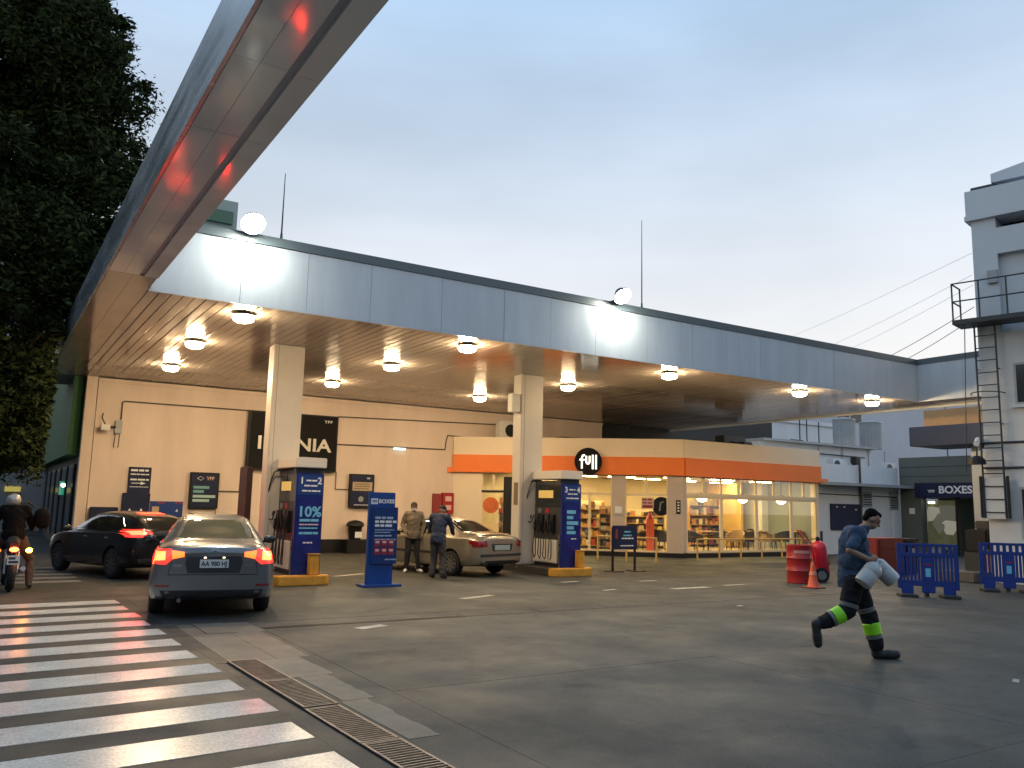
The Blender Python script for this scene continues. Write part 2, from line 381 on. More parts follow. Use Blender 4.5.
# ================================================================== canopy
ZC, YF, YW = 5.3, 15.2, 27.6
XO, XI, XR, XR2 = 1.37, 2.11, 24.95, 26.4
m_fascia = mat('fascia_paint', (.53, .58, .63), .40, var=.11, scale=1.6, rvar=.1, stretch=(1.5, 1, .25))
m_cap = mat('fascia_cap', (.10, .13, .145), .4)
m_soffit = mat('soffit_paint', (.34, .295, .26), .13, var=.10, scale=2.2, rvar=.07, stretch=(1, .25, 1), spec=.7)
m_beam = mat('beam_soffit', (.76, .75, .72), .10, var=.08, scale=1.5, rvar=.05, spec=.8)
m_outer = mat('outer_fascia', (.34, .37, .385), .25, .4, var=.25, scale=1.1, rvar=.1, stretch=(1, .3, 3))
m_col = mat('column_paint', (.56, .52, .47), .4, var=.06, scale=2, spec=.5)
can = thing('canopy', 'large flat petrol station canopy with blue grey fascia over the pumps', 'canopy', (14, 21, 0))
MB().box(XI, XR2, YF + .06, 30.5, ZC + .03, ZC + .9).build('roof_slab', m_grey, can)
# soffit slats run towards the back wall, one object each
sl = MB(); w, d_ = .19, .012
sl.add([(-w / 2, 0, .02), (-w / 2, 0, d_ * .4), (-w / 2 + .008, 0, 0), (w / 2 - .008, 0, 0), (w / 2, 0, d_ * .4), (w / 2, 0, .02)] + [(a, 12.3, c) for a, c in ((-w / 2, .02), (-w / 2, d_ * .4), (-w / 2 + .008, 0), (w / 2 - .008, 0), (w / 2, d_ * .4), (w / 2, .02))],
       [(0, 1, 2, 3, 4, 5), (11, 10, 9, 8, 7, 6), (0, 6, 7, 1), (1, 7, 8, 2), (2, 8, 9, 3), (3, 9, 10, 4), (4, 10, 11, 5), (5, 11, 6, 0)])
slm = sl.mesh('ceiling_slat', m_soffit)
base = wmat(can).inverted()
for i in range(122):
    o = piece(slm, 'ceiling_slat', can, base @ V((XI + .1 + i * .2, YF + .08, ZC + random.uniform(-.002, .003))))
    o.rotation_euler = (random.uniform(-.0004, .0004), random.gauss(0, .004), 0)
# inner fascia of separate panels, dark capping
x = XI; k = 0
while x < XR - .3:
    w = (1.55, 1.25, 1.3, 1.6)[k % 4]; x1 = min(x + w, XR + .05)
    if x1 > XR - .4: x1 = XR + .054
    jy = random.uniform(0, .006); MB().box(x + .004, x1 - .004, YF + jy, YF + .05, ZC - .015, 6.47).build('fascia_panel', m_fascia, can); x = x1; k += 1
MB().box(XI, XR + .2, YF - .02, YF + .2, 6.474, 6.65).build('fascia_cap', m_cap, can)
y = YF - .003
for k in range(12):
    y0 = y - 1.45
    MB().box(XR, XR + .05, y0 + .004, y - .004, ZC - .015, 6.47).build('fascia_panel', m_fascia, can); y = y0
MB().box(XR - .02, XR + .2, -4, YF - .021, 6.474, 6.65).build('fascia_cap', m_cap, can)
MB().box(XR + .051, XR2, -4, YF + .04, ZC + .01, ZC + .6).build('return_beam', m_soffit, can)
MB().box(XR2 + .001, XR2 + .06, -4, 30.5, ZC - .06, ZC + .9).build('end_trim', m_fascia, can)
# street-side beam: soffit panels in two rows with a dark groove, outer face panels
MB().box(XO + .01, XI - .02, -9, YF - .02, ZC + .02, 5.92).build('beam_core', m_grey, can)
MB().box(XO + .01, XI + .04, YF - .018, 30.5, ZC + .02, 5.92).build('beam_core', m_grey, can)
yy = -9.0; k = 0
while yy < 27.3:
    y1 = min(yy + 1.55, 27.6)
    if y1 <= YF + .6:
        MB().box(XI - .215, XI, yy + .003, min(y1, YF) - .003, ZC - .02, ZC + .019).build('soffit_panel', m_beam, can)
    w1 = XI - .285 if y1 <= YF + .6 else XI - .01
    mid = (XO + w1) / 2
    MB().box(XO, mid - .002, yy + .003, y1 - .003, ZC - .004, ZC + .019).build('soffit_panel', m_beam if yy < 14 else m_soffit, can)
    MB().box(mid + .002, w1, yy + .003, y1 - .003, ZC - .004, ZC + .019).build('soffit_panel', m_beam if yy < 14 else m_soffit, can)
    yy = y1
yy = -9.0
while yy < 30:
    y1 = yy + 2.9
    MB().box(XO - .045, XO - .005, yy + .004, y1 - .004, ZC - .003, 5.95).build('fascia_panel', m_outer, can); yy = y1
# columns
for cx in (5.38, 12.17):
    c = MB().box(cx, cx + .72, 18.76, 19.18, .19, ZC - .004).build('column', m_col, can, bevel=.02)
    MB().box(cx + .10, cx + .105, 18.754, 18.762, .2, ZC - .01).build('joint', m_conduit, c)
# pendant/bulkhead canopy lamps
m_lens = mat('lamp_lens', (.9, .8, .6), .3, emit=(1, .725, .41), es=345)
def canopy_light():
    t = thing('canopy_light', '', 'lamp', (0, 0, ZC - .18), 0, 'lamps in the canopy ceiling')
    MB().lathe([(.12, .175), (.14, .16), (.20, .135), (.20, .12)], 18).build('housing', mat('lamp_housing', (.35, .34, .32), .35, .5), t, smooth=True, local=True)
    MB().lathe([(.05, .0), (.13, .006), (.18, .03), (.20, .08), (.195, .118)], 18).build('lens', m_lens, t, smooth=True, local=True)
    MB().lathe([(.197, .112), (.212, .116), (.212, .128), (.197, .132)], 18).build('rim', m_steel, t, smooth=True, local=True)
    return t
cl0 = canopy_light(); first = True
rows = {0: ('front', 16.0), 1: ('middle', 19.55), 2: ('back', 23.6)}
lamps = [(3.95, 0, 'above the grey sedan, nearest the street beam'), (8.9, 0, 'between the two columns'), (15.0, 0, 'just right of the second column'), (20.2, 0, 'two places from the canopy corner'), (23.7, 0, 'nearest the canopy corner'),
         (3.78, 1, 'left of the first column'), (8.65, 1, 'between the two columns'), (14.3, 1, 'right of the second column'),
         (4.0, 2, 'nearest the cream wall corner'), (8.55, 2, 'above the black wall sign'), (13.65, 2, 'left of the second column')]
for x, r_, where in lamps:
    lb = 'lit round canopy lamp in the %s row, %s' % (rows[r_][0], where)
    loc = (x, rows[r_][1], ZC - .18)
    if first: cl0.location = loc; cl0['label'] = lb; first = False
    else: dup(cl0, loc, None, lb)
# floodlights on the fascia
m_flood = mat('flood_glass', (.9, .9, .85), .3, emit=(1, .97, .82), es=300)
def floodlight(loc, lb):
    t = thing('floodlight', lb, 'floodlight', loc, 0, 'floodlights on the canopy edge')
    fr = M.Translation(loc)
    MB(fr).box(-.03, .03, -.30, .22, -.02, .02).build('bracket', m_dkmetal, t)
    hd_ = fr @ M.Translation((0, -.36, .06)) @ M.Rotation(R(138), 4, 'X')      # dish opens outwards and down
    MB(hd_).lathe([(.05, -.20), (.12, -.18), (.20, -.06), (.225, .0), (.225, .012)], 24).build('housing', m_dkmetal, t, smooth=True)
    MB(hd_).lathe([(.215, .014), (.19, .05), (.12, .085), (.03, .10)], 24).build('lens', m_flood, t, smooth=True)
    return t
floodlight((3.72, YF + .02, 6.67), 'blazing white floodlight on the fascia above the grey sedan')
floodlight((12.45, YF + .02, 6.67), 'blazing white floodlight on the fascia above the shop logo')
for x, h, lb in ((4.38, 1.35, 'thin mast standing beside the left floodlight on the canopy'), (13.45, 2.3, 'tall thin mast standing right of the second floodlight')):
    t = thing('lightning_rod', lb, 'mast', (x, YF + .12, 6.65))
    MB().cyl((x, YF + .12, 6.65), (x, YF + .12, 6.8), .03, .02).build('base', m_dkmetal, t)
    MB().cyl((x, YF + .12, 6.8), (x, YF + .12, 6.65 + h), .016, .007).build('rod', m_dkmetal, t)
# speaker/box on column 2
MB().box(11.90, 12.166, 18.8, 19.05, 4.25, 4.75).top('junction_box', 'pale box high on the left side of the second column', 'box', m_white, bevel=.015)
MB().box(12.162, 12.169, 18.85, 19.05, 1.75, 2.35).top('notice_plate', 'small brown notice plate on the second column', 'notice', mat('plate_brown', (.16, .12, .08), .5))

# ================================================================== back wall
m_wall = mat('cream_wall', (.70, .57, .475), .62, var=.11, scale=.9, bump=.06, bscale=8, stretch=(1.4, 1, .35))
bw = thing('boundary_wall', 'tall cream painted wall closing the back of the forecourt', 'wall', (10, YW, 0))
MB().box(2.68, 22, YW, YW + .35, 0, ZC - .02).build('wall_face', m_wall, bw)
MB().box(2.36, 2.655, YW - .06, YW + .35, 0, ZC + .5).build('pilaster', m_wall, bw)
MB().box(2.656, 14.9, YW - .03, YW - .002, 0, .45).build('skirting', m_black, bw)
MB().box(2.68, 22, YW - .05, YW - .003, ZC - .14, ZC - .03).build('cornice', m_wall, bw)
FW = frame((0, YW, 0), (1, 0, 0), (0, 0, 1))          # wall frame: a = X, b = Z, c = out of the wall
def conduit(pts, lb, r_=.022):
    q = [(a, YW - .035 - .002, b) for a, b in pts]; mb = MB()
    for i in range(len(q) - 1): mb.cyl(q[i], q[i + 1], r_, n=8)
    return mb.top('conduit', lb, 'pipe', m_conduit, 'surface pipes on the cream wall')
conduit([(3.38, 4.05), (3.38, 4.58), (3.45, 4.62), (10.3, 4.64)], 'thin pipe along the top of the cream wall from the camera to the black sign')
conduit([(10.27, 4.66), (17.6, 4.86)], 'thin pipe running from the black sign to above the shop')
conduit([(10.3, 3.70), (14.5, 3.74), (14.55, 4.1), (14.6, 4.28), (17.2, 4.2)], 'thin pipe at mid height stepping up over the shop roof')
conduit([(6.4, 1.98), (7.05, 1.98), (7.12, 2.7)], 'short bent pipe between the green lit board and the black sign', .016)
conduit([(10.3, 2.75), (10.3, 2.15), (10.8, 2.15)], 'short bent pipe under the black sign leading to the small board', .016)
MB(FW).box(12.40, 12.85, 3.62, 3.70, .062, .12).top('emergency_light', 'small lit strip lamp on the middle wall pipe', 'lamp', mat('cold_tube', (.8, .9, .9), .3, emit=(.7, .95, 1), es=1.6))
cc = thing('security_camera', 'cctv camera cluster at the left end of the cream wall', 'camera', (3.24, YW, 3.6))
MB(FW).box(3.22, 3.42, 3.62, 4.02, .003, .11).build('box', m_grey, cc, bevel=.01)
MB(FW).cyl((3.24, 3.82, .10), (3.02, 3.78, .24), .03).build('arm', m_dkmetal, cc)
MB(FW).box(2.82, 3.08, 3.68, 3.86, .16, .32).build('body', m_white, cc, bevel=.02)
MB(FW).tube([(2.95, 3.86, .2), (2.84, 4.05, .2), (2.86, 4.2, .2)], .018).build('bracket', m_dkmetal, cc)
for dx in (3.26, 3.38): MB(FW).cyl((dx, 3.62, .05), (dx - .02, 3.2, .05), .012).build('cable', m_conduit, cc)

rnd = random.Random(3)
def board(name, lb, cat, a0, a1, b0, b1, m, depth=.12, rim=None):
    t = thing(name, lb, cat, ((a0 + a1) / 2, YW, b0))
    fbox(FW, a0, a1, b0, b1, .003, depth).build('cabinet', rim or m_black, t, bevel=.012)
    fbox(FW, a0 + .05, a1 - .05, b0 + .05, b1 - .05, depth, depth + .006).build('face', m, t)
    return t
def lines(t, fr, a0, a1, rows_, m, c):
    for b, h in rows_: words(at(fr, 0, 0, c), a0, a1, b, h, rnd).build('lettering', m, t)
# big black sign half hidden by the column
m_signblk = mat('black_sign', (.006, .006, .007), .6, spec=.15)
m_silver = mat('silver_letters', (.62, .58, .52), .35, .3)
t = board('wall_sign', 'large black sign with silver capitals half hidden by the first column', 'sign', 7.18, 10.22, 2.72, 4.64, m_signblk, .22)
text('INFINIA', .60, at(FW, 8.72, 3.58, .23), m_silver, t, bold=.012, depth=.012, sx=1.22)
text('COMBUSTIBLE', .15, at(FW, 8.95, 3.13, .23), m_silver, t, bold=.002, sx=1.1)
text('YPF', .13, at(FW, 9.86, 4.42, .23), m_print, t, bold=.003, sx=1.2, spacing=1.2)
# board with green lit lines
t = board('menu_board', 'dark framed notice board with green lines on the cream wall', 'notice board', 5.5, 6.38, 1.42, 2.55, m_navy, .16)
text('YPF', .15, at(FW, 6.1, 2.36, .17), mat('pale_orange_print', (.6, .42, .32), .5), t, bold=.003)
m_teal = mat('teal_print', (.14, .34, .34), .5)
for b, w in ((2.08, .48), (1.95, .32), (1.80, .68), (1.67, .5)):
    fbox(FW, 5.60, 5.60 + w, b - .042, b + .042, .167, .171).build('lettering', m_teal if b > 1.9 else mat('pale_green_print', (.36, .52, .47), .5), t)
MB(FW).tube([(5.70, 2.36, .172), (5.80, 2.42, .172), (5.90, 2.36, .172), (5.80, 2.30, .172), (5.70, 2.36, .172)], .008, 5).build('emblem', m_print, t)
MB(FW).box(5.56, 6.2, 1.28, 1.37, .003, .05).top('shelf_plate', 'small pale plate under the green lined board', 'plate', m_wall)
# second small board right of the pump
t = board('price_board', 'small dark board with a pale paper strip right of the first pump', 'notice board', 10.78, 11.68, 1.53, 2.70, m_navy, .16)
fbox(FW, 10.87, 11.60, 2.12, 2.42, .167, .171).build('paper', mat('kraft_paper', (.45, .34, .22), .6, var=.1, scale=5), t)
for b in (2.35, 2.27, 2.19): words(at(FW, 0, 0, .172), 10.93, 11.5, b, .03, rnd).build('lettering', m_conduit, t)
text('YPF', .08, at(FW, 11.45, 2.55, .17), m_print, t, bold=.002)
MB(FW).cyl((11.2, 1.83, .167), (11.2, 1.83, .172), .10, n=16).build('emblem', m_steel, t); words(at(FW, 0, 0, .168), 10.95, 11.5, 1.63, .025, rnd).build('lettering', m_print, t)
# arrow sign above blue board, low blue boards
t = thing('arrow_sign', 'tall navy direction sign with a white arrow on the cream wall', 'sign', (4.03, YW, .9))
fbox(FW, 3.72, 4.36, 1.86, 2.64, .003, .06).build('upper_panel', m_navy, t)
fbox(FW, 3.60, 4.38, .95, 1.85, .003, .08).build('lower_panel', m_navy, t)
lines(t, FW, 3.78, 4.3, ((2.54, .06), (2.42, .035), (2.26, .05), (2.04, .02)), m_print, .062)
MB(at(FW, 3.82, 2.15, .062)).prism([(0, -.012), (.26, -.012), (.26, -.05), (.40, 0), (.26, .05), (.26, .012), (0, .012)], 0, .004).build('arrow', m_print, t)
for a in (3.83, 4.15): MB(at(FW, a, 1.33, .082)).prism([(-.06, -.05), (.06, -.05), (0, .07)], 0, .004).build('emblem', m_print, t)
t = thing('wall_panel', 'low blue panel with small stickers right of the arrow sign', 'panel', (4.85, YW, .8))
fbox(FW, 4.40, 5.35, 1.14, 1.62, .003, .07).build('panel', m_blue, t)
fbox(FW, 4.40, 5.20, .7, 1.138, .003, .07).build('panel', m_blue, t)
fbox(FW, 4.46, 4.66, 1.26, 1.46, .072, .076).build('sticker', mat('tan_sticker', (.5, .36, .22), .5), t)
for a0 in (4.62, 5.12): words(at(FW, 0, 0, .072), a0, a0 + .2, 1.57, .04, rnd).build('lettering', m_red, t)
for a, b in ((4.75, 1.2), (5.18, 1.35)): MB(at(FW, a, b, .072)).prism([(-.04, -.04), (.04, -.04), (0, .05)], 0, .004).build('emblem', m_print, t)
fbox(FW, 2.75, 3.5, .35, 1.42, .003, .25).top('wall_panel', 'dark blue box panel at the far left foot of the cream wall', 'panel', m_navy, bevel=.02)
# bin, hydrant cabinet
t = thing('waste_bin', 'black swing-top waste bin against the cream wall', 'bin', (10.95, YW - .45, .45))
bp_ = thing('bin_stand', 'low dark ledge under the black waste bin', 'ledge', (10.95, YW - .4, 0)); MB().box(10.6, 11.35, YW - .62, YW - .036, 0, .448).build('ledge_block', m_black, bp_)
MB(M.Translation((10.97, YW - .33, .45))).lathe([(.20, 0), (.24, .42), (.255, .44)], 16).build('body', m_black, t, smooth=True)
MB(M.Translation((10.97, YW - .33, .45))).lathe([(.29, .44), (.31, .47), (.29, .56), (.22, .62), (.05, .66)], 16).build('lid', m_black, t, smooth=True)
MB().box(10.88, 11.12, YW - .585, YW - .575, .52, .72).build('sticker', m_print, t)
t = thing('fire_cabinet', 'red fire equipment cabinet with white emblem beside the shop corner', 'cabinet', (14.55, YW, 1.35))
fbox(FW, 14.05, 14.40, 1.40, 2.10, .003, .12).build('box', mat('dull_red', (.26, .03, .025), .5), t, bevel=.01)
fbox(FW, 14.42, 14.88, 1.36, 2.14, .003, .16).build('box', m_red, t, bevel=.01)
for b in (1.92, 1.60): fbox(FW, 14.52, 14.78, b - .09, b + .09, .162, .166).build('emblem', mat('pink_print', (.75, .45, .40), .5), t)
# ================================================================== shop
PC = V((21.46, 22.23, 0)); UF = V((.774, -.633, 0)).normalized(); NF = UF.cross(V((0, 0, 1)))
FS = frame(PC, UF, (0, 0, 1)); FD = frame(PC, (1, 0, 0), (0, 0, 1))
LS, LD = 8.47, 7.62
def sa(px, py=510): return (PL(px, py, PC, NF) - PC).dot(UF)
def da(px, py=510): return P(px, py, 1, PC.y).x - PC.x
ZF, ZT, ZO0, ZO1, ZP = .18, 2.22, 2.93, 3.58, 4.25
m_cream = mat('shop_cream', (.80, .67, .50), .55, var=.05, scale=1.2)
m_frame = mat('window_frame', (.74, .62, .42), .45)
m_shopglass = glass('shop_glass')
m_wood = mat('warm_wood', (.46, .27, .10), .45, var=.2, scale=3, stretch=(1, 1, 6))
m_inner = mat('interior_wall', (.62, .52, .36), .7, var=.05)
shop = thing('convenience_store', 'single storey glazed corner shop with orange band and round logo', 'shop', (PC.x, PC.y, 0))
ang0 = FS @ V((-LS, 0, 0)); e1 = FD @ V((LD, 0, 0))
foot = [(PC.x, PC.y), (e1.x, e1.y), (e1.x, YW - .02), (ang0.x + .05, YW - .02), (ang0.x, ang0.y)]
def inset(poly, d_):
    c = V((sum(p[0] for p in poly) / len(poly), sum(p[1] for p in poly) / len(poly)))
    out = []; n = len(poly)
    for i in range(n):
        p0, p1, p2 = V(poly[i - 1]), V(poly[i]), V(poly[(i + 1) % n])
        n1 = V((-(p1 - p0).y, (p1 - p0).x)).normalized(); n2 = V((-(p2 - p1).y, (p2 - p1).x)).normalized()
        b = (n1 + n2); b = b / max(b.dot(n1), .3); out.append(tuple(p1 + b * d_))
    return out
MB().prism(inset(foot, -.12), 0, ZF - .02).build('plinth', m_black, shop)
MB().prism(inset(foot, .0), ZF - .02, ZF).build('shop_floor', mat('shop_floor', (.45, .36, .25), .25, var=.08, scale=3), shop)
MB().prism(inset(foot, .02), ZO0 + .02, ZO0 + .25).build('ceiling', mat('shop_ceiling', (.7, .62, .48), .7), shop)
# parapet and band follow the two faces
def band(name, m, z0, z1, c0, c1, ext=0.):
    MB(FS).box(-LS, c1 * .35, z0, z1, c0, c1).build(name, m, shop)
    MB(FD).box(.0, LD + ext, z0, z1, c0, c1).build(name, m, shop)
MB().prism(inset(foot, .01), ZO0 + .26, ZP - .06).build('roof_block', m_cream, shop)
band('parapet', m_cream, ZO1 + .002, ZP, .012, .10)
band('orange_band', m_orange, ZO0, ZO1, .012, .16)
MB(FS).box(-LS - .2, -LS + .0, ZO0 - .02, ZO0 + .16, .02, .2).build('band_end', m_orange, shop)
MB(FD).box(LD + .002, LD + .45, ZO0 - .02, ZO0 + .16, -.1, .15).build('band_end', m_orange, shop)
# interior walls
MB().box(ang0.x + .1, e1.x - .02, YW - .08, YW - .03, ZF + .003, ZO0).build('inner_wall', m_inner, shop)
MB().box(e1.x - .08, e1.x - .02, PC.y + .35, YW - .09, ZF + .003, ZO0).build('inner_wall', mat('inner_wall_grey', (.22, .26, .25), .4), shop)
# front face (angled): solid part, pillars, windows
aL0, aL1 = sa(481), sa(514)
MB(FS).box(-LS, aL0, 0, ZO0, -.2, .0).build('wall', m_cream, shop)
for x0, x1 in ((612, 625), (668, 683.2)):
    MB(FS).box(sa(x0), sa(x1), .0, ZO0, -.22, .03).build('pillar', mat('pillar_paint', (.50, .42, .36), .5, var=.05), shop)
def window(fr, a0, a1, z0, z1, nm='window', fw=.045, m=None, split=None):
    w_ = MB(fr)
    w_.box(a0, a1, z0, z0 + fw, -.09, -.02); w_.box(a0, a1, z1 - fw, z1, -.09, -.02); w_.box(a0, a0 + fw, z0 + fw, z1 - fw, -.09, -.02); w_.box(a1 - fw, a1, z0 + fw, z1 - fw, -.09, -.02)
    o = w_.build(nm, m or m_frame, shop)
    MB(fr).box(a0 + fw, a1 - fw, z0 + fw, z1 - fw, -.058, -.052).build('pane', m_shopglass, o)
    return o
# right window of the front, transoms
a0, a1 = sa(625), sa(668); am = (a0 + a1) / 2
window(FS, a0, a1, ZF, ZT); window(FS, a0, am, ZT, ZO0); window(FS, am, a1, ZT, ZO0)
# sliding door (two leaves) and transom
a0, a1 = sa(545), sa(612); q = (a1 - a0) / 3
for k in range(3): window(FS, a0 + k * q, a0 + (k + 1) * q, ZF, ZT, 'door_leaf' if k else 'window')
window(FS, a0, a1, ZT, ZO0)
a0 = sa(514); window(FS, a0, sa(545), ZF, ZO0)
# left window with orange sticker
window(FS, aL0, sa(504), ZF, ZT); window(FS, aL0, (aL0 + sa(504)) / 2, ZT + .05, ZO0); window(FS, (aL0 + sa(504)) / 2, sa(504), ZT + .05, ZO0)
MB(FS).box(aL0, sa(504), ZT - .02, ZT + .05, -.1, .01).build('lintel', m_black, shop)
MB(FS).cyl((sa(490.5), 1.72, -.045), (sa(490.5), 1.72, -.038), .30, n=28).build('sticker', mat('orange_sticker', (.62, .13, .03), .5, var=.2, scale=6), shop)
MB(FS).box(sa(503.5), sa(514), ZF, 2.78, -.2, .12).build('panel', m_black, shop)
# side face: four large panes, eight transoms
cols = [da(p) for p in (686.5, 722, 757, 792, 817)]
for k in range(4):
    window(FD, cols[k], cols[k + 1], ZF, ZT - .02, fw=.07); mid = (cols[k] + cols[k + 1]) / 2
    window(FD, cols[k], mid, ZT + .06, ZO0); window(FD, mid, cols[k + 1], ZT + .06, ZO0)
MB(FD).box(cols[0], cols[4], ZT - .02, ZT + .06, -.1, .0).build('transom_bar', m_frame, shop)
MB(FD).box(.0, cols[0], .02, ZO0, -.2, .0).build('pillar', MATS['pillar_paint'], shop)
MB(FD).box(cols[4], LD, .0, ZO0, -.3, .0).build('pillar', m_cream, shop)
MB(FS).box(sa(676), sa(680.5), 1.55, 2.05, .032, .05).build('sign_plate', m_black, shop)
for k in range(4): MB(FS).box(sa(677.3), sa(679.3), 1.64 + k * .10, 1.69 + k * .10, .051, .054).build('lettering', m_print, shop)
MB(FS).box(sa(614), sa(623), 1.45, 1.50, .032, .06).build('sign_plate', m_grey, shop)
MB(FS).box(sa(615), sa(622), 1.55, 1.78, .032, .04).build('sign_plate', m_print, shop)
# round logo sign
lg = thing('logo_sign', 'round black sign with white lower case lettering on the orange band', 'sign', tuple(FS @ V((sa(588.5), 2.75, .3))))
ca_, cz_ = sa(588.5, 461), PL(588.5, 461.5, PC + NF * .3, NF).z
MB(FS).cyl((ca_, cz_, .17), (ca_, cz_, .36), .50, n=40).build('disc', m_signblk, lg)
m_glow = mat('lit_letter', (.9, .88, .8), .4, emit=(1, .95, .82), es=1.6)
def stroke(pts, r_=.038):
    MB(FS).tube([(ca_ + a, cz_ + b, .366) for a, b in pts], r_, 6).build('lettering', m_glow, lg)
stroke([(-.23, -.26), (-.23, .14), (-.20, .21), (-.12, .23)], .032); stroke([(-.32, .06), (-.13, .06)], .030)
stroke([(-.07, .20), (-.07, -.03), (-.04, -.08), (.02, -.08), (.05, -.03), (.05, .20)], .032)
stroke([(.165, .24), (.165, -.28)], .032); stroke([(.285, .24), (.285, -.28)], .032)
# ---- interior
m_tube = mat('shop_light', (1, .9, .7), .4, emit=(1, .75, .29), es=66.0)
k = 0
for (x, y) in [(17.6, 26.4), (19.2, 25.2), (20.6, 24.6), (22.3, 23.4), (22.6, 25.4), (24.6, 23.3), (24.8, 25.6), (27.0, 23.4), (19.6, 26.8), (27.2, 25.8)]:
    tt = thing('ceiling_panel', 'lit ceiling panel inside the shop %s' % (['behind the second column', 'above the shop entrance', 'above the entrance display', 'by the corner pillar', 'above the middle shelves', 'above the middle window tables', 'at the back of the seating', 'by the last window', 'deep behind the entrance', 'at the back right of the shop'][k]), 'lamp', (x, y, ZO0 - .06), 0, 'ceiling lights in the shop')
    MB().box(x - .62, x + .62, y - .17, y + .17, ZO0 - .03, ZO0 + .015).build('frame', m_white, tt)
    MB().box(x - .57, x + .57, y - .13, y + .13, ZO0 - .045, ZO0 - .031).build('diffuser', m_tube, tt); k += 1
m_globe = mat('globe', (1, .95, .8), .4, emit=(1, .84, .55), es=8)
for k, px in enumerate((702, 742.5, 781)):
    c = P(px, 498, 1, 22.95); c.z = 2.18
    tt = thing('pendant_lamp', 'glowing white globe lamp behind the %s large side window of the shop' % ('first', 'second', 'third')[k], 'lamp', (c.x, c.y, 2.0), 0, 'globe lamps in the shop')
    MB().ell(c, (.20, .20, .17), 18, 10).build('globe', m_globe, tt, smooth=True)
    MB().cyl((c.x, c.y, 2.34), (c.x, c.y, ZO0 + .01), .012).build('cord', m_black, tt)
    MB().cyl((c.x, c.y, 2.32), (c.x, c.y, 2.38), .14, .05).build('cap', m_black, tt)
m_dkfab = mat('dark_leather', (.025, .022, .02), .5); m_tan = mat('tan_leather', (.33, .22, .10), .5, var=.1)
def armchair(m, m2):
    t = thing('armchair', '', 'chair', (0, 0, 0), 0, 'tub chairs in the shop')
    MB().box(-.28, .28, -.28, .26, .34, .46).build('seat', m2, t, bevel=.03, local=True)
    sh = MB(); n = 9
    for i in range(n):
        a0, a1 = R(-10 + 200 * i / n), R(-10 + 200 * (i + 1) / n); r0, r1 = .31, .37; zt0 = .62 + .16 * math.sin(max(0, a0)) ; zt1 = .62 + .16 * math.sin(max(0, min(a1, math.pi)))
        q = [(r0 * math.cos(a0), r0 * math.sin(a0)), (r1 * math.cos(a0), r1 * math.sin(a0)), (r1 * math.cos(a1), r1 * math.sin(a1)), (r0 * math.cos(a1), r0 * math.sin(a1))]
        sh.add([(*q[0], .34), (*q[1], .34), (*q[2], .34), (*q[3], .34), (*q[0], zt0), (*q[1], zt0), (*q[2], zt1), (*q[3], zt1)], [(3, 2, 1, 0), (4, 5, 6, 7), (0, 1, 5, 4), (1, 2, 6, 5), (2, 3, 7, 6), (3, 0, 4, 7)])
    sh.build('backrest', m, t, local=True)
    for x in (-.23, .23):
        for y in (-.23, .22): MB().cyl((x, y, .34), (x * 1.1, y * 1.1, 0), .02, .014, 6).build('leg', m_black, t, local=True)
    return t
def cafe_table():
    t = thing('cafe_table', '', 'table', (0, 0, 0), 0, 'tables in the shop')
    MB().box(-.33, .33, -.33, .33, .71, .745).build('table_top', m_wood, t, bevel=.008, local=True)
    MB().cyl((0, 0, .02), (0, 0, .71), .03).build('post', m_black, t, local=True)
    MB().cyl((0, 0, 0), (0, 0, .02), .24, .22, 20).build('base', m_black, t, local=True)
    return t
c0, c1, t0 = armchair(m_dkfab, m_dkfab), armchair(m_tan, m_tan), cafe_table()
used = set()
def place(proto, loc, rz, lb):
    if proto.name in used: return dup(proto, loc, rz, lb)
    used.add(proto.name); proto.location = loc; proto.rotation_euler = (0, 0, rz); proto['label'] = lb; return proto
for k, (proto, px, y, rz, lb) in enumerate([
    (c0, 694, 22.85, 90, 'dark tub chair behind the first side window of the shop'), (c1, 735, 22.95, -70, 'tan tub chair behind the second side window'),
    (c0, 748, 22.95, 180, 'dark tub chair at the right edge of the second side window'), (c1, 768, 22.95, 20, 'tan tub chair behind the third side window'),
    (c0, 783, 22.95, 160, 'dark tub chair at the right edge of the third side window'), (c1, 806, 23.0, 30, 'tan tub chair behind the last side window'), (c0, 814, 22.95, 200, 'dark tub chair by the end pillar of the shop'),
    (c0, 722, 25.0, 0, 'dark tub chair at the back table left'), (c0, 745, 25.2, 180, 'dark tub chair at the back table in the middle'), (c0, 770, 25.2, 0, 'dark tub chair at the back table right'), (c0, 795, 25.4, 180, 'dark tub chair deep behind the last window'),
    (c0, 662, 23.5, 110, 'dark tub chair left of the corner pillar'), (c0, 647, 24.1, -60, 'dark tub chair behind the front window of the shop')]):
    p_ = P(px, 530, 1, y); place(proto, (p_.x, y, ZF), R(rz), lb)
for px, y, lb in [(708, 23.1, 'small wooden table behind the first side window'), (758, 23.3, 'small wooden table behind the second and third side windows'), (795, 23.2, 'small wooden table between the third and last side windows'), (733, 25.1, 'small wooden table at the back left'), (782, 25.3, 'small wooden table at the back right'), (655, 23.9, 'small wooden table behind the front window')]:
    p_ = P(px, 530, 1, y); place(t0, (p_.x, y, ZF), 0, lb)
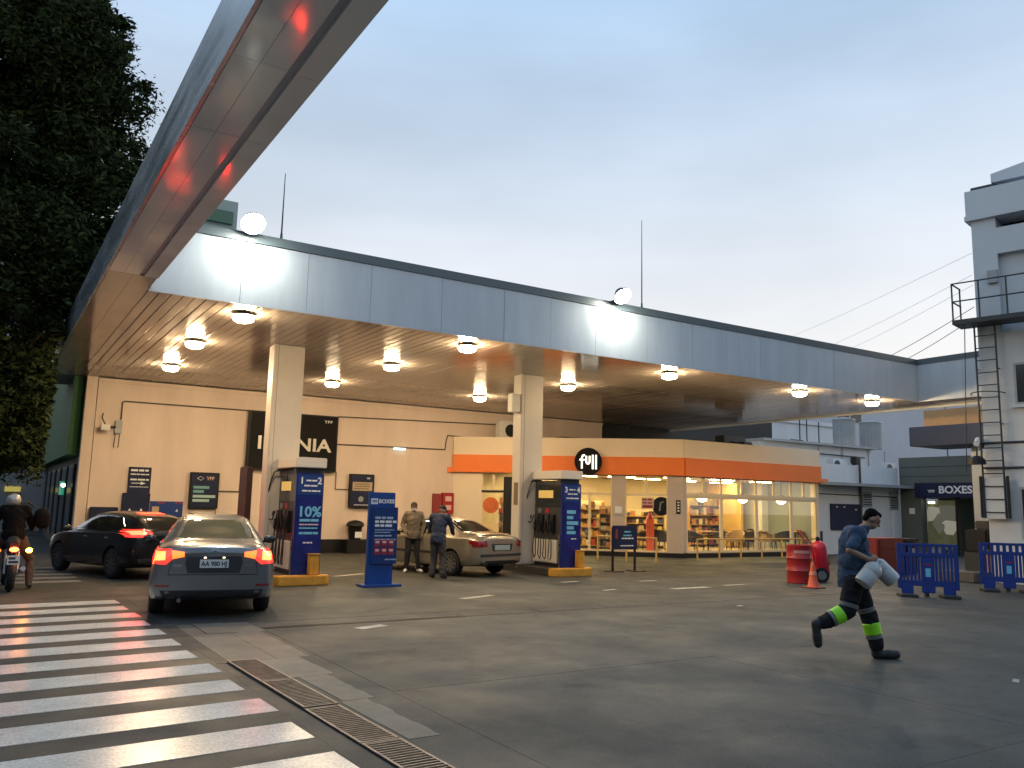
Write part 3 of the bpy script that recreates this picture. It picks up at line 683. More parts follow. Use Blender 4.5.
# shelves and counter
GOODS = [mat('goods_%s' % n, c, .45) for n, c in (('red', (.34, .05, .03)), ('orange', (.45, .2, .05)), ('white', (.6, .54, .42)), ('yellow', (.5, .36, .10)), ('brown', (.12, .06, .03)), ('blue', (.06, .08, .14)), ('tan', (.38, .28, .16)), ('dark', (.03, .02, .02)))]
rg = random.Random(11)
def shelf(lb, x0, y0, x1, y1, h=1.7, nsh=5, z0=ZF):
    d_ = V((x1 - x0, y1 - y0, 0)); L = d_.length; fr = frame((x0, y0, z0 + .002), d_, (0, 0, 1))
    t = thing('display_shelf', lb, 'shelf', (x0, y0, z0), 0, 'display shelves in the shop')
    MB(fr).box(0, L, 0, h, -.42, -.38).build('back_panel', m_inner, t)
    for k in range(2): MB(fr).box(-.03 if k == 0 else L + .001, -.001 if k == 0 else L + .03, 0, h, -.42, 0).build('side_panel', m_wood, t)
    for k in range(nsh):
        z = .1 + k * (h - .1) / nsh
        s_ = MB(fr).box(0, L, z, z + .025, -.379, 0).build('shelf_board', m_wood, t)
        a = .02
        while a < L - .1:
            w_ = rg.uniform(.07, .22); hh = rg.uniform(.12, (h - .1) / nsh - .06)
            MB(fr).box(a, min(a + w_, L - .01), z + .026, z + .026 + hh, -.3, -.02).build('goods', rg.choice(GOODS), s_); a += w_ + .012
    return t
a = FS @ V((sa(576), 0, -1.3)); b = FS @ V((sa(604), 0, -1.3)); shelf('stocked shelf seen through the shop door', a.x, a.y, b.x, b.y, 1.8)
a = FS @ V((sa(600), 0, -.5)); b = FS @ V((sa(610), 0, -.5)); shelf('narrow stocked stand just inside the shop door', a.x, a.y, b.x, b.y, 1.6)
a = FS @ V((sa(628), 0, -2.6)); b = FS @ V((sa(668), 0, -2.6)); shelf('long shelf of goods behind the front window', a.x, a.y, b.x, b.y, 1.5)
xa, xb = P(690, 510, 1, 25.6).x, P(721, 510, 1, 25.6).x; shelf('bottle shelf deep behind the first side window of the shop', xa, 25.6, xb, 25.6, 2.1, 5)
xa, xb = P(764, 510, 1, 26.9).x, P(786, 510, 1, 26.9).x; shelf('dim shelf deep behind the third side window of the shop', xa, 26.9, min(xb, e1.x - .3), 26.9, 2.0, 5)
a = FS @ V((sa(485), 0, -1.2)); b = FS @ V((sa(503), 0, -1.2)); shelf('dim shelf behind the orange round sticker', a.x, a.y, b.x, b.y, 2.0)
ct = thing('service_counter', 'wooden service counter deep behind the first side window', 'counter', (23.6, 26.4, ZF))
MB().box(22.4, 23.6, 26.1, 26.7, ZF + .002, ZF + 1.0).build('counter_body', m_wood, ct); MB().box(22.35, 23.65, 26.05, 26.75, ZF + 1.002, ZF + 1.05).build('counter_top', m_dkfab, ct)
xp = P(741, 510, 1, 25.4).x
MB().box(xp, xp + .15, 25.4, 27.45, ZF + .002, ZO0 - .002).top('partition', 'yellow lit partition wall inside the shop', 'partition', mat('yellow_partition', (.66, .45, .16), .6))
pst = thing('poster', 'white and red poster hanging in the front window of the shop', 'poster', tuple(FS @ V((sa(648), 1.75, -.12))))
MB(FS).box(sa(641.5), sa(654), 1.72, 2.12, -.14, -.13).build('sheet', mat('poster_white', (.7, .5, .45), .5), pst)
for b, h in ((2.05, .06), (1.93, .05), (1.80, .10)): words(at(FS, 0, 0, -.129), sa(642.5), sa(653), b, h, rnd).build('lettering', m_red, pst)
tt = thing('round_sign', 'black round sign hanging behind the front window of the shop', 'sign', tuple(FS @ V((sa(663), 1.55, -.3))))
MB(FS).cyl((sa(662), 1.82, -.30), (sa(662), 1.82, -.24), .34, n=28).build('disc', m_signblk, tt)
MB(FS).tube([(sa(660), 1.65, -.235), (sa(661), 1.95, -.235), (sa(664), 1.98, -.235)], .03, 6).build('lettering', m_grey, tt)
rs = thing('promo_stand', 'orange red promotional stand behind the front shop window', 'stand', tuple(FS @ V((sa(651), ZF, -.7))))
MB(FS).box(sa(647), sa(655), ZF + .002, ZF + 1.15, -.9, -.6).build('body', mat('promo_orange', (.7, .12, .03), .5), rs); MB(FS).cyl((sa(651), ZF + 1.16, -.75), (sa(651), ZF + 1.4, -.75), .16, .05).build('topper', m_red, rs)
# rails outside the shop
def rail(lb, p0, p1, n, z=.78, m=None):
    d_ = V(p1) - V(p0); t = thing('guard_rail', lb, 'railing', (p0[0], p0[1], 0))
    m = m or mat('rail_paint', (.50, .32, .10), .5, var=.15, scale=8)
    MB().tube([(*p0, z), (*p1, z)], .03, 8).build('top_rail', m, t)
    for k in range(n):
        q = V(p0) + d_ * ((k + .02) / (n - 1) if k == 0 else (k - .02) / (n - 1) if k == n - 1 else k / (n - 1)); MB().cyl((q.x, q.y, 0), (q.x, q.y, z), .03, n=8).build('post', m, t)
g0, g1 = G(597, 559.5), G(657, 563)
rail('low yellow steel rail in front of the shop entrance', (g0.x, g0.y), (g1.x, g1.y), 3)
rail('long low yellow steel rail along the side windows of the shop', (P(697, 557, 1, 21.4).x, 21.4), (P(820, 557, 1, 21.4).x, 21.4), 7, .70)
# things on the shop roof under the canopy
ac = thing('air_conditioner', 'white outdoor air conditioner unit on the shop roof beside the second column', 'air conditioner', (17.55, 26.8, ZP))
pc_ = PL(509.5, 432, (17.4, 26.8, 0), (0, 1, 0)); x = pc_.x
MB().box(x - .45, x + .25, 26.7, 27.1, ZP - .06, ZP + .66).build('casing', m_white, ac, bevel=.02)
MB().cyl((x - .02, 26.69, ZP + .3), (x - .02, 26.70 - .03, ZP + .3), .24, n=22).build('fan_grille', m_black, ac)
for k, (px, w_, h, y) in enumerate([(585, 2.2, .3, 25.6), (640, 1.6, .22, 24.5), (660, 1.0, .35, 24.0), (705, 1.4, .55, 24.2), (735, 1.3, .9, 23.6), (748, .5, .5, 23.2)]):
    c = P(px, 430, 1, y); t = thing('duct', ['long dark pipe bundle on the shop roof right of the second column', 'low dark pipe on the middle of the shop roof', 'small dark box over the shop corner', 'dark boxed duct above the shop corner', 'tall dark box at the right end of the shop roof', 'small metal box on the shop roof end'][k], 'duct', (c.x, y, ZP - .06), 0, 'ducts on the shop roof')
    MB().box(c.x - w_ / 2, c.x + w_ / 2, y, y + .5, ZP - .06, ZP - .06 + h * .6).build('duct_box', m_dkmetal, t, bevel=.03)
    MB().tube([(c.x - w_ / 2, y - .1, ZP + .02), (c.x - w_ / 4, y - .1, ZP + h * .22), (c.x + w_ / 4, y - .12, ZP + h * .15), (c.x + w_ / 2, y - .1, ZP + .05)], .05, 7).build('hose', m_dkhole, t)
MB().cyl((22.0, 27.0, ZP - .06), (23.0, 26.9, ZC), .04).top('brace', 'slanting steel brace above the shop roof', 'brace', m_dkmetal)
MB().box(18.8, P(772, 430, 1, 28.2).x, 28.2, 28.4, ZP - 4.2, 6.4).top('dark_backing', 'dark sheet added behind the shop roof to close the bright gap under the canopy', 'wall', mat('backing_dark', (.03, .03, .03), .7))  # added sheet, stands in for the dark opening and hides the sky
# ================================================================== right hand side: white service building, workshop front, tower
YB = 22.6
m_wht = mat('weathered_white', (.68, .71, .74), .7, var=.10, scale=.9, bump=.08, bscale=10, stretch=(1, 1, .35))
m_green = mat('workshop_front', (.095, .115, .105), .55, var=.12, scale=.9)
FB = frame((0, YB, 0), (1, 0, 0), (0, 0, 1))
XB = P(900, 500, 1, YB).x
def bz(px, py): return P(px, py, 1, YB).z
ws = thing('service_building', 'long low whitewashed building right of the shop with a thin canopy slab', 'building', (32, YB, 0))
zs = bz(850, 486.5)
MB(FB).box(29.1, XB, 0, zs, -.3, 0).build('wall', m_wht, ws)
MB(FB).box(29.1, XB + .9, zs, zs + .12, -.3, .75).build('canopy_slab', m_grey, ws)
zp = bz(850, 465)
MB(FB).box(29.1, XB, zs + .121, zp, -.35, -.05).build('parapet', m_wht, ws)
zq = P(860, 449, 1, YB + 2.2).z
MB(FB).box(28.6, XB + 1.2, 0, zq, -3.2, -2.2).build('upper_wall', m_wht, ws)
MB(FB).box(28.5, XB + 1.4, zq, zq + .10, -3.4, -1.9).build('upper_slab', m_grey, ws)
for px0, px1, py0, py1 in ((862, 871, 492, 507), (889, 897, 492, 510)):
    a0, a1 = P(px0, 500, 1, YB).x, P(px1, 500, 1, YB).x
    w_ = MB(FB).box(a0, a1, bz(px0, py1), bz(px0, py0), .002, .05).build('vent', m_grey, ws)
    for k in range(5): z = bz(px0, py1) + .08 + k * .11; MB(FB).box(a0 + .04, a1 - .04, z, z + .05, .051, .06).build('louvre', m_dkmetal, w_)
MB(FB).box(P(893, 520, 1, YB).x, P(899, 520, 1, YB).x, 0, 2.1, .002, .04).build('door', m_wht, ws)
MB(FB).cyl((P(859, 490, 1, YB).x, 0, .07), (P(859, 490, 1, YB).x, zp + .2, .07), .05).build('downpipe', m_dkmetal, ws)
for k, px in enumerate((826, 876)):
    c = P(px, 460, 1, YB + 1); zz = c.z
    v = thing('vent_fan', 'round dark extractor outlet on the white building %s' % ('next to the shop' if k == 0 else 'below the right water tank'), 'vent', (c.x, YB + 2.2, zz), 0)
    MB().cyl((c.x, YB + 2.2, zz), (c.x, YB + 1.95, zz), .22, .2, 16).build('duct', m_dkmetal, v); MB().cyl((c.x, YB + 1.949, zz), (c.x, YB + 1.93, zz), .16, n=14).build('blades', m_black, v)
# rooftop clutter
for k, (px, py, w_) in enumerate(((836, 470, .8), (888, 468, .7))):
    c = P(px, py, 1, YB + .9); t = thing('air_conditioner', 'small outdoor air conditioner unit on the white roof ledge, %s' % ('nearest the shop' if k == 0 else 'nearest the workshop'), 'air conditioner', (c.x, YB + .9, zs + .12))
    MB().box(c.x - w_ / 2, c.x + w_ / 2, YB + .75, YB + 1.1, zs + .121, zp + .30).build('casing', m_wht, t, bevel=.02)
    MB().cyl((c.x - .1, YB + .749, zp + .04), (c.x - .1, YB + .735, zp + .04), .20, n=20).build('fan_grille', m_dkmetal, t)
for k, px in enumerate((818, 842, 868, 884)):
    c = P(px, 470, 1, YB + 2.19); MB().cyl((c.x, YB + 2.14, zp - .4), (c.x + .02, YB + 2.14, zq - .02), .03, n=6).build('pipe', m_grey, ws)
MB().cyl((29.6, YB + 2.12, zq - .35), (XB + .6, YB + 2.12, zq - .42), .025, n=6).build('pipe', m_dkmetal, ws)
MB(FB).cyl((29.3, zs - .35, .04), (XB - .3, zs - .38, .04), .02, n=6).build('pipe', m_dkmetal, ws)
# notice board on the white wall
a0, a1 = P(830, 515, 1, YB).x, P(860.5, 515, 1, YB).x; b0, b1 = bz(845, 530), bz(845, 504)
nb = thing('notice_board', 'dark blue notice board on the white wall behind the runner', 'notice board', ((a0 + a1) / 2, YB, b0))
fbox(FB, a0, a1, b0, b1, .003, .06).build('panel', m_navy, nb)
for k, a in enumerate((.16, .40, .78)): fbox(FB, a0 + (a1 - a0) * a, a0 + (a1 - a0) * a + .13, b1 - .16 - .1 * (k == 2), b1 - .10 - .1 * (k == 2), .062, .066).build('lettering', mat('pink_print', (.75, .45, .40), .5), nb)
# water tanks
m_tank = mat('tank_grey', (.36, .37, .37), .5, var=.12, scale=2)
for k, px in enumerate((844.5, 871)):
    c = P(px, 447, 1, YB + 2.7); r_ = .50
    t = thing('water_tank', 'ribbed grey rooftop water tank, %s of the pair' % ('left' if k == 0 else 'right'), 'tank', (c.x, YB + 2.7, zq + .1), 0, 'rooftop water tanks')
    pr = []; n = 44
    mb = MB(M.Translation((c.x, YB + 2.7, zq + .1)))
    rib = [(r_ + (.018 if j % 2 else -.012)) for j in range(n)]
    vs = [(rib[j] * math.cos(2 * math.pi * j / n), rib[j] * math.sin(2 * math.pi * j / n), z) for z in (.05, 1.28) for j in range(n)]
    mb.add(vs, [(j, (j + 1) % n, (j + 1) % n + n, j + n) for j in range(n)] + [tuple(range(n - 1, -1, -1)), tuple(range(n, 2 * n))]).build('shell', m_tank, t)
    MB(M.Translation((c.x, YB + 2.7, zq + .1))).lathe([(r_ + .04, 1.28), (r_ + .03, 1.34), (.2, 1.42), (.05, 1.43)], 24).build('lid', m_tank, t, smooth=True)
    MB(M.Translation((c.x, YB + 2.7, zq + .1))).lathe([(r_ + .03, 0), (r_ + .03, .05)], 24).build('base', m_grey, t)
# far blocks behind
def block(name, lb, x0, x1, y0, y1, z1, m, wins=()):
    t = thing(name, lb, 'building', ((x0 + x1) / 2, (y0 + y1) / 2, 0))
    MB().box(x0, x1, y0, y1, 0, z1).build('wall', m, t)
    MB().box(x0 - .1, x1 + .1, y0 - .1, y1 + .1, z1, z1 + .25).build('parapet', m, t)
    for (a0, a1, b0, b1) in wins:
        w_ = MB().box(a0, a1, y0 - .03, y0 - .004, b0, b1).build('window', m_dkmetal, t)
        MB().box(a0 + .06, a1 - .06, y0 - .036, y0 - .031, b0 + .06, b1 - .06).build('pane', mat('far_glass', (.03, .035, .04), .1), w_)
    return t
yb = 34.0; zt = P(800, 424, 1, yb).z; zt2 = P(880, 402, 1, 46).z
x0 = P(768, 430, 1, yb).x; x1 = P(838, 430, 1, yb).x
block('white_block', 'plain white block behind the shop roof, left of the water tanks', x0, x1, yb, yb + 6, zt, m_wht, [(x0 + 2.0, x0 + 3.2, zt - 2.2, zt - 1)])
x0 = P(800, 420, 1, 46).x; x1 = P(985, 430, 1, 46).x
wn = []
for (p0, p1, q0, q1) in ((810, 826, 424, 438), (838, 849, 408, 424), (851, 861, 408, 422)):
    wn.append((P(p0, 420, 1, 46).x, P(p1, 420, 1, 46).x, P(p0, q1, 1, 46).z, P(p0, q0, 1, 46).z))
block('pale_block', 'tall pale block seen under the canopy behind the water tanks', x0, x1 + 12, 46, 54, P(880, 398, 1, 46).z + 1.2, mat('far_white', (.48, .51, .57), .7, var=.06, scale=.4), wn)
for k, (px, h) in enumerate(((800, 1.4), (807, 1.4), (819, 1.0), (947, 2.2))):
    c = P(px, 440, 1, 30); MB().cyl((c.x, 30, c.z - 1.5 if k < 3 else c.z - 3), (c.x, 30, c.z + h), .035, n=6).top('pipe_mast', 'thin vertical pipe %s' % ('left of the pair on the white block roof', 'right of the pair on the white block roof', 'at the right end of the shop roof', 'standing above the workshop front')[k], 'pipe', m_dkmetal)
# workshop front (faces left), plane X = XB
FG = frame((XB, 0, 0), (0, -1, 0), (0, 0, 1))      # a = -Y
def ga(px, py=500): return -P(px, py, 0, XB).y
def gz(px, py): return P(px, py, 0, XB).z
wk = thing('workshop', 'dark grey green workshop front with a blue sign and lit entrance', 'building', (XB, 20, 0))
aE = ga(1000)
zo = gz(940, 497.5); zt = gz(901, 458)
MB(FG).box(ga(900.3), ga(921), 0, zt, -.4, 0).build('wall', m_green, wk)
MB(FG).box(ga(921), aE, zo, zt, -.4, 0).build('wall', m_green, wk)
for k in range(1, 3): MB(FG).box(ga(900.3) + .05, aE, zo + .5 + k * .42, zo + .515 + k * .42, .002, .008).build('joint', m_dkhole, wk)
MB(FG).box(ga(900.3), aE, 0, zo, -3.2, -3.0).build('inner_wall', mat('workshop_inner', (.10, .12, .08), .7), wk)
MB(FG).box(ga(900.3), aE, zo - .02, zo, -3.0, -.41).build('inner_ceiling', mat('workshop_inner2', (.20, .20, .16), .7), wk)
fbox(FG, ga(909), ga(914.5), gz(911, 514), gz(911, 508), .003, .02).build('notice', m_print, wk)
sg = thing('workshop_sign', 'dark blue fascia sign with white capitals over the workshop entrance', 'sign', (XB, 20, zo))
MB(FG).box(ga(917), aE, zo, gz(930, 483), .004, .14).build('panel', m_navy, sg)
text('BOXES', .44, at(FG, ga(957.5), (zo + gz(930, 483)) / 2, .145), m_print, sg, bold=.012, sx=1.1)
text('YPF', .17, at(FG, ga(933.5), (zo + gz(930, 483)) / 2 - .06, .145), m_print, sg, bold=.004, sx=1.2)
en = thing('lit_poster', 'large lit picture of a grey rock shape in the workshop window', 'poster', (XB - .3, 20, 0))
m_olive = mat('poster_olive', (.12, .13, .06), .5, var=.5, scale=1.6, emit=(.30, .31, .16), es=.09)
MB(FG).box(ga(922.5), ga(953), .25, zo - .12, -.34, -.30).build('sheet', m_olive, en)
rb = MB(FG); c_a, c_b = ga(938), 1.5; rr_ = random.Random(5)
def hull(pts, name, m):
    bm = bmesh.new()
    for p_ in pts: bm.verts.new(p_)
    bmesh.ops.convex_hull(bm, input=bm.verts); me = bpy.data.meshes.new(name); bm.to_mesh(me); bm.free()
    me.transform(wmat(en).inverted() @ FG); me.materials.append(m); o = bpy.data.objects.new(name, me); COL.objects.link(o); o.parent = en
for k in range(5):
    da_, db_ = ((0, 0), (-.28, .25), (.25, .3), (.2, -.35), (-.25, -.3))[k]
    hull([(c_a + da_ + rr_.uniform(-.42, .42), c_b + db_ + rr_.uniform(-.35, .35), -.298 + rr_.uniform(0, .05)) for _ in range(12)], 'picture', mat('rock_grey%d' % (k % 2), ((.20, .19, .15), (.50, .48, .38))[k % 2], .5, emit=((.2, .2, .15), (.6, .58, .45))[k % 2], es=.22))
wl = thing('workshop_lamp', 'small lit tube inside the workshop entrance', 'lamp', (XB, 20, zo - .1))
MB(FG).box(ga(925), ga(931), zo - .26, zo - .16, -.28, -.22).build('tube', mat('workshop_tube', (.9, .9, .8), .4, emit=(1, .95, .75), es=4), wl)
MB(FG).box(ga(924), ga(932), zo - .155, zo - .12, -.29, -.21).build('housing', m_dkmetal, wl)
MB(FG).box(ga(953.5), ga(956), 0, zo, -.3, -.1).top('door_post', 'dark post in the middle of the workshop entrance', 'post', m_black)
# small blue canopy with orange lit top, left of the tower
xk = 29.5
ak0, ak1 = P(909, 430, 0, xk).y, P(984, 430, 0, xk).y
zk0, zk1 = P(909, 446.5, 0, xk).z, P(909, 427.5, 0, xk).z
bc = thing('blue_canopy', 'small blue canopy box with an orange top board next to the tower', 'canopy', (xk, ak0, zk0))
MB().box(xk, xk + 2.2, ak1, ak0, zk0, zk1).build('blue_box', mat('canopy_blue', (.05, .07, .12), .4), bc)
MB().box(xk + .1, xk + .3, ak1, ak0 - .55, zk1 + .002, zk1 + .60).build('top_board', mat('tan_board', (.62, .36, .16), .5, var=.1), bc)
MB().cyl((xk + .9, ak0 - .5, zk1 + .6), (xk + .9, ak0 - .5, ZC + .02), .07).build('hanger', m_dkmetal, bc)
MB().cyl((xk + 1.1, ak1 + 1, 0), (xk + 1.1, ak1 + 1, zk0), .08).build('post', m_grey, bc)

# ------------------------------------------------------------------ tower
FT_D = V((.23, -.97, 0)).normalized()                       # to the right along the face
TC = CAMP + ray(975.5, 300) * (23.0 / FPX); TC.z = 0
FT = frame(TC, FT_D, (0, 0, 1)); NT = FT_D.cross(V((0, 0, 1)))
def ta(px, py): return (PL(px, py, TC, NT) - TC).dot(FT_D)
def tz(px, py): return PL(px, py, TC, NT).z
tw = thing('tower_building', 'tall pale narrow building with a fire ladder and steel balcony', 'building', tuple(TC))
z1 = tz(970, 220); z2 = tz(967, 193)
m_tow = mat('tower_paint', (.54, .58, .615), .65, var=.08, scale=.7, bump=.06, bscale=9, stretch=(1, 1, .3))
m_towc = mat('tower_lower', (.58, .585, .57), .65, var=.10, scale=.8, bump=.06, bscale=9, stretch=(1, 1, .3))
zmid = tz(1000, 333)
MB(FT).box(0, 7, 0, zmid, -5, 0).build('wall', m_towc, tw)
# upper wall with the slot opening and a recessed panel
s0, s1 = ta(993, 215), tz(1000, 227); s2 = tz(1000, 208.5)
MB(FT).box(0, 7, zmid + .002, tz(1010, 330), -5, 0).build('wall', m_tow, tw) if False else None
r0, rz0, rz1 = ta(999, 280), zmid + .25, tz(1003, 252.5)
MB(FT).box(0, r0, zmid + .001, z1, -5, 0).build('wall', m_tow, tw)
MB(FT).box(r0 + .001, 7, zmid + .001, rz1, -5, -.22).build('recess', m_tow, tw)
MB(FT).box(r0 + .001, 7, rz1 + .001, s1, -5, 0).build('wall', m_tow, tw)
MB(FT).box(r0 + .001, 7, s1 + .001, s2, -5, -.8).build('slot', m_dkhole, tw)
MB(FT).box(r0 + .001, 7, s2 + .001, z1, -5, 0).build('wall', m_tow, tw)
MB(FT).box(-.10, 7.1, z1 + .001, z2, -5.1, .10).build('parapet', m_tow, tw)
MB(FT).box(-.13, 7.1, z1 - .06, z1 + .08, -5.1, .13).build('cornice', m_tow, tw)
MB(FT).box(-.04, .55, z2, z2 + .22, -1.2, -.3).build('roof_box', m_dkmetal, tw)
MB(FT).box(.62, 1.9, z2, z2 + .36, -2.2, -.9).build('roof_house', m_grey, tw)
MB(FT).prism([(.42, z2 + .36), (2.3, z2 + .36), (2.3, z2 + .62), (1.3, z2 + .76), (.42, z2 + .62)], -2.4, -.6).build('roof_cap', m_tow, tw)
MB(FT).cyl((1.75, z2 + 1.0, -1), (1.75, z2 + 3.2, -1), .02).build('aerial', m_dkmetal, tw)
# windows
def twin(px0, py0, py1, w, nm='window'):
    a0 = ta(px0, (py0 + py1) / 2); b0, b1 = tz(px0, py1), tz(px0, py0)
    o = MB(FT).box(a0, a0 + w, b0, b1, .003, .05).build(nm, m_grey, tw); MB(FT).box(a0 + .06, a0 + w - .06, b0 + .06, b1 - .06, .051, .056).build('pane', mat('far_glass', (.03, .035, .04), .1), o)
    MB(FT).box(a0 - .08, a0 + w + .08, b0 - .08, b0 - .002, .003, .12).build('sill', m_tow, tw)
MB(FT).box(.35, .6, zmid + 1.4, zmid + 1.75, .003, .12).build('meter_box', m_grey, tw)
twin(1014.5, 363, 405, 1.1); twin(1021, 487, 540, .9)
# balcony
bz0 = tz(975, 328); 
bal = MB(FT)
MB(FT).box(-.40, 6, bz0, bz0 + .12, .0, .80).build('balcony_floor', m_dkmetal, tw)
rl = MB(FT)
for z in (.52, 1.02):
    rl.cyl((-.38, bz0 + .12 + z, .76), (6, bz0 + .12 + z, .76), .022, n=6); rl.cyl((-.38, bz0 + .12 + z, .76), (-.38, bz0 + .12 + z, .0), .022, n=6)
rl.build('balcony_rail', m_dkmetal, tw)
for a in [-.38 + .66 * k for k in range(8)]: MB(FT).cyl((a, bz0 + .1, .76), (a, bz0 + 1.14, .76), .022, n=6).build('baluster', m_dkmetal, tw)
MB(FT).cyl((-.38, bz0 + .1, .05), (-.38, bz0 + 1.14, .05), .022, n=6).build('baluster', m_dkmetal, tw)
# ladder
lz0, lz1 = tz(992, 518), bz0 + .1
la = ta(982, 420)
for a in (la, la + .5): MB(FT).cyl((a, lz0, .22), (a, lz1, .22), .024, n=6).build('ladder_rail', m_dkmetal, tw)
k = 0; z = lz0 + .15
while z < lz1: MB(FT).cyl((la, z, .22), (la + .5, z, .22), .016, n=6).build('rung', m_dkmetal, tw); z += .34
for z in (lz0 + .8, lz0 + 2.5, lz0 + 4.0):
    for a in (la, la + .5): MB(FT).cyl((a, z, .0), (a, z, .22), .016, n=6).build('stay', m_dkmetal, tw)
hoop = [(la + .25 + .40 * math.cos(t), lz0 + 3.3, .22 + .62 * math.sin(t)) for t in [math.pi * i / 10 for i in range(11)]]
MB(FT).tube(hoop, .016, 6).build('hoop', m_dkmetal, tw)
MB(FT).cyl((la - .28, lz0 + 1.2, .62), (la - .12, lz1, .62), .012, n=6).build('cage_bar', m_dkmetal, tw)
MB(FT).box(la - .05, la + .55, lz0 - .02, lz0 + 1.05, .19, .2).build('guard_plate', m_towc, tw)
for a in (la - .09, la + .55): MB(FT).box(a, a + .05, lz0, lz0 + 1.1, .14, .26).build('guard_edge', m_black, tw)
for z0_, a1 in ((tz(990, 443), 5), (tz(990, 468), 6)): MB(FT).cyl((la - .05, z0_, .03), (a1, z0_ + .05, .03), .03, n=6).build('pipe', m_dkmetal, tw)
# side wall strip between workshop and tower
xs_ = 26.2; y0_, y1_ = P(973.5, 500, 0, xs_).y, P(992, 500, 0, xs_).y; za, zb = 0, P(967, 452, 0, xs_).z
ss = thing('side_wall', 'narrow pale wall between the workshop entrance and the tower', 'wall', (xs_, y0_, 0))
MB().box(xs_, xs_ + .3, y1_, y0_, za, zb).build('wall', mat('cool_white', (.30, .33, .38), .65, var=.08, scale=1.0), ss)
MB().box(xs_ - .03, xs_ - .003, P(984, 490, 0, xs_).y, P(980, 490, 0, xs_).y, P(981, 493, 0, xs_).z, P(981, 487, 0, xs_).z).build('plate', m_navy, ss)
# cctv + floodlight hanging off the tower corner
cp = TC + FT_D * -.15 + V((0, 0, tz(975, 440)))
t = thing('security_camera', 'white bullet camera on the corner of the tower', 'camera', tuple(cp))
MB().cyl(cp, cp + V((-.55, -.25, -.15)), .075, .075, 10).build('body', m_white, t); MB().cyl(cp + V((.25, .1, -.25)), cp + V((-.2, -.1, -.1)), .03).build('arm', m_grey, t)
t = thing('hanging_speaker', 'small black downlight hanging below the tower camera', 'lamp', tuple(cp + V((-.75, -.3, -.75))))
c = cp + V((-.62, -.28, -.62)); MB(M.Translation(c)).lathe([(.22, -.08), (.20, .05), (.08, .14)], 12).build('shade', m_black, t); MB().cyl(c + V((0, 0, .1)), c + V((.3, .15, .35)), .025).build('arm', m_black, t)
# overhead cables from the tower to beyond the canopy
for k, (a, b, c_, d_) in enumerate([((972, 253), (800, 332), 23, 45), ((972, 275), (830, 345), 23, 42), ((973, 285), (850, 348), 23, 40), ((974, 307), (892, 354), 22.8, 26.5), ((974, 318), (907, 358), 22.8, 26.5)]):
    p0 = CAMP + ray(*a) * (c_ / FPX); p1 = CAMP + ray(*b) * (d_ / FPX); p1 = p0 + (p1 - p0) * 1.25
    pts = []
    for i in range(13):
        t_ = i / 12; q = p0.lerp(p1, t_); q.z -= .08 * math.sin(math.pi * t_) * (d_ / 40); pts.append(q)
    MB().tube(pts, .005 if k < 3 else .010, 5).top('overhead_cable', ['highest', 'second', 'third', 'thick fourth', 'lowest'][k] + ' of the five cables running left from the tower', 'cable', m_dkmetal if k > 2 else mat('thin_cable', (.2, .2, .21), .6), 'overhead cables')
# ================================================================== pumps
m_dkgrey = mat('pump_grey', (.035, .035, .037), .4, var=.15, scale=6)
m_pumpblue = mat('pump_blue', (.008, .022, .16), .3, var=.15, scale=2)
m_pumpside = mat('pump_panel', (.62, .58, .54), .45, var=.08, scale=4)
def island(x0, lb, lb2):
    t = thing('pump_island', lb, 'kerb', (x0 + .63, 17.05, 0), 0, 'pump islands')
    MB().prism([(x0 + .12, 17.05), (x0 + 1.14, 17.05), (x0 + 1.26, 17.20), (x0 + 1.26, 17.36), (x0, 17.36), (x0, 17.20)], 0, .20).build('nose', m_yellow, t, bevel=.02)
    MB().box(x0 + .01, x0 + 1.25, 17.362, 21.6, 0, .185).build('kerb', mat('island_dark', (.035, .032, .03), .6, var=.3, scale=5), t)
    b = thing('bollard', lb2, 'bollard', (x0 + .92, 17.27, .2), 0, 'yellow bollards')
    MB().box(x0 + .81, x0 + 1.03, 17.20, 17.34, .2, .62).build('post', m_yellow, b, bevel=.02)
    MB().box(x0 + .80, x0 + 1.04, 17.19, 17.35, .62, .64).build('cap', m_yellow, b)
island(5.13, 'yellow nosed kerb of the first pump, next to the grey sedan', 'short square yellow post in front of the first pump')
island(12.15, 'yellow nosed kerb of the second pump, in front of the shop', 'short square yellow post in front of the second pump')
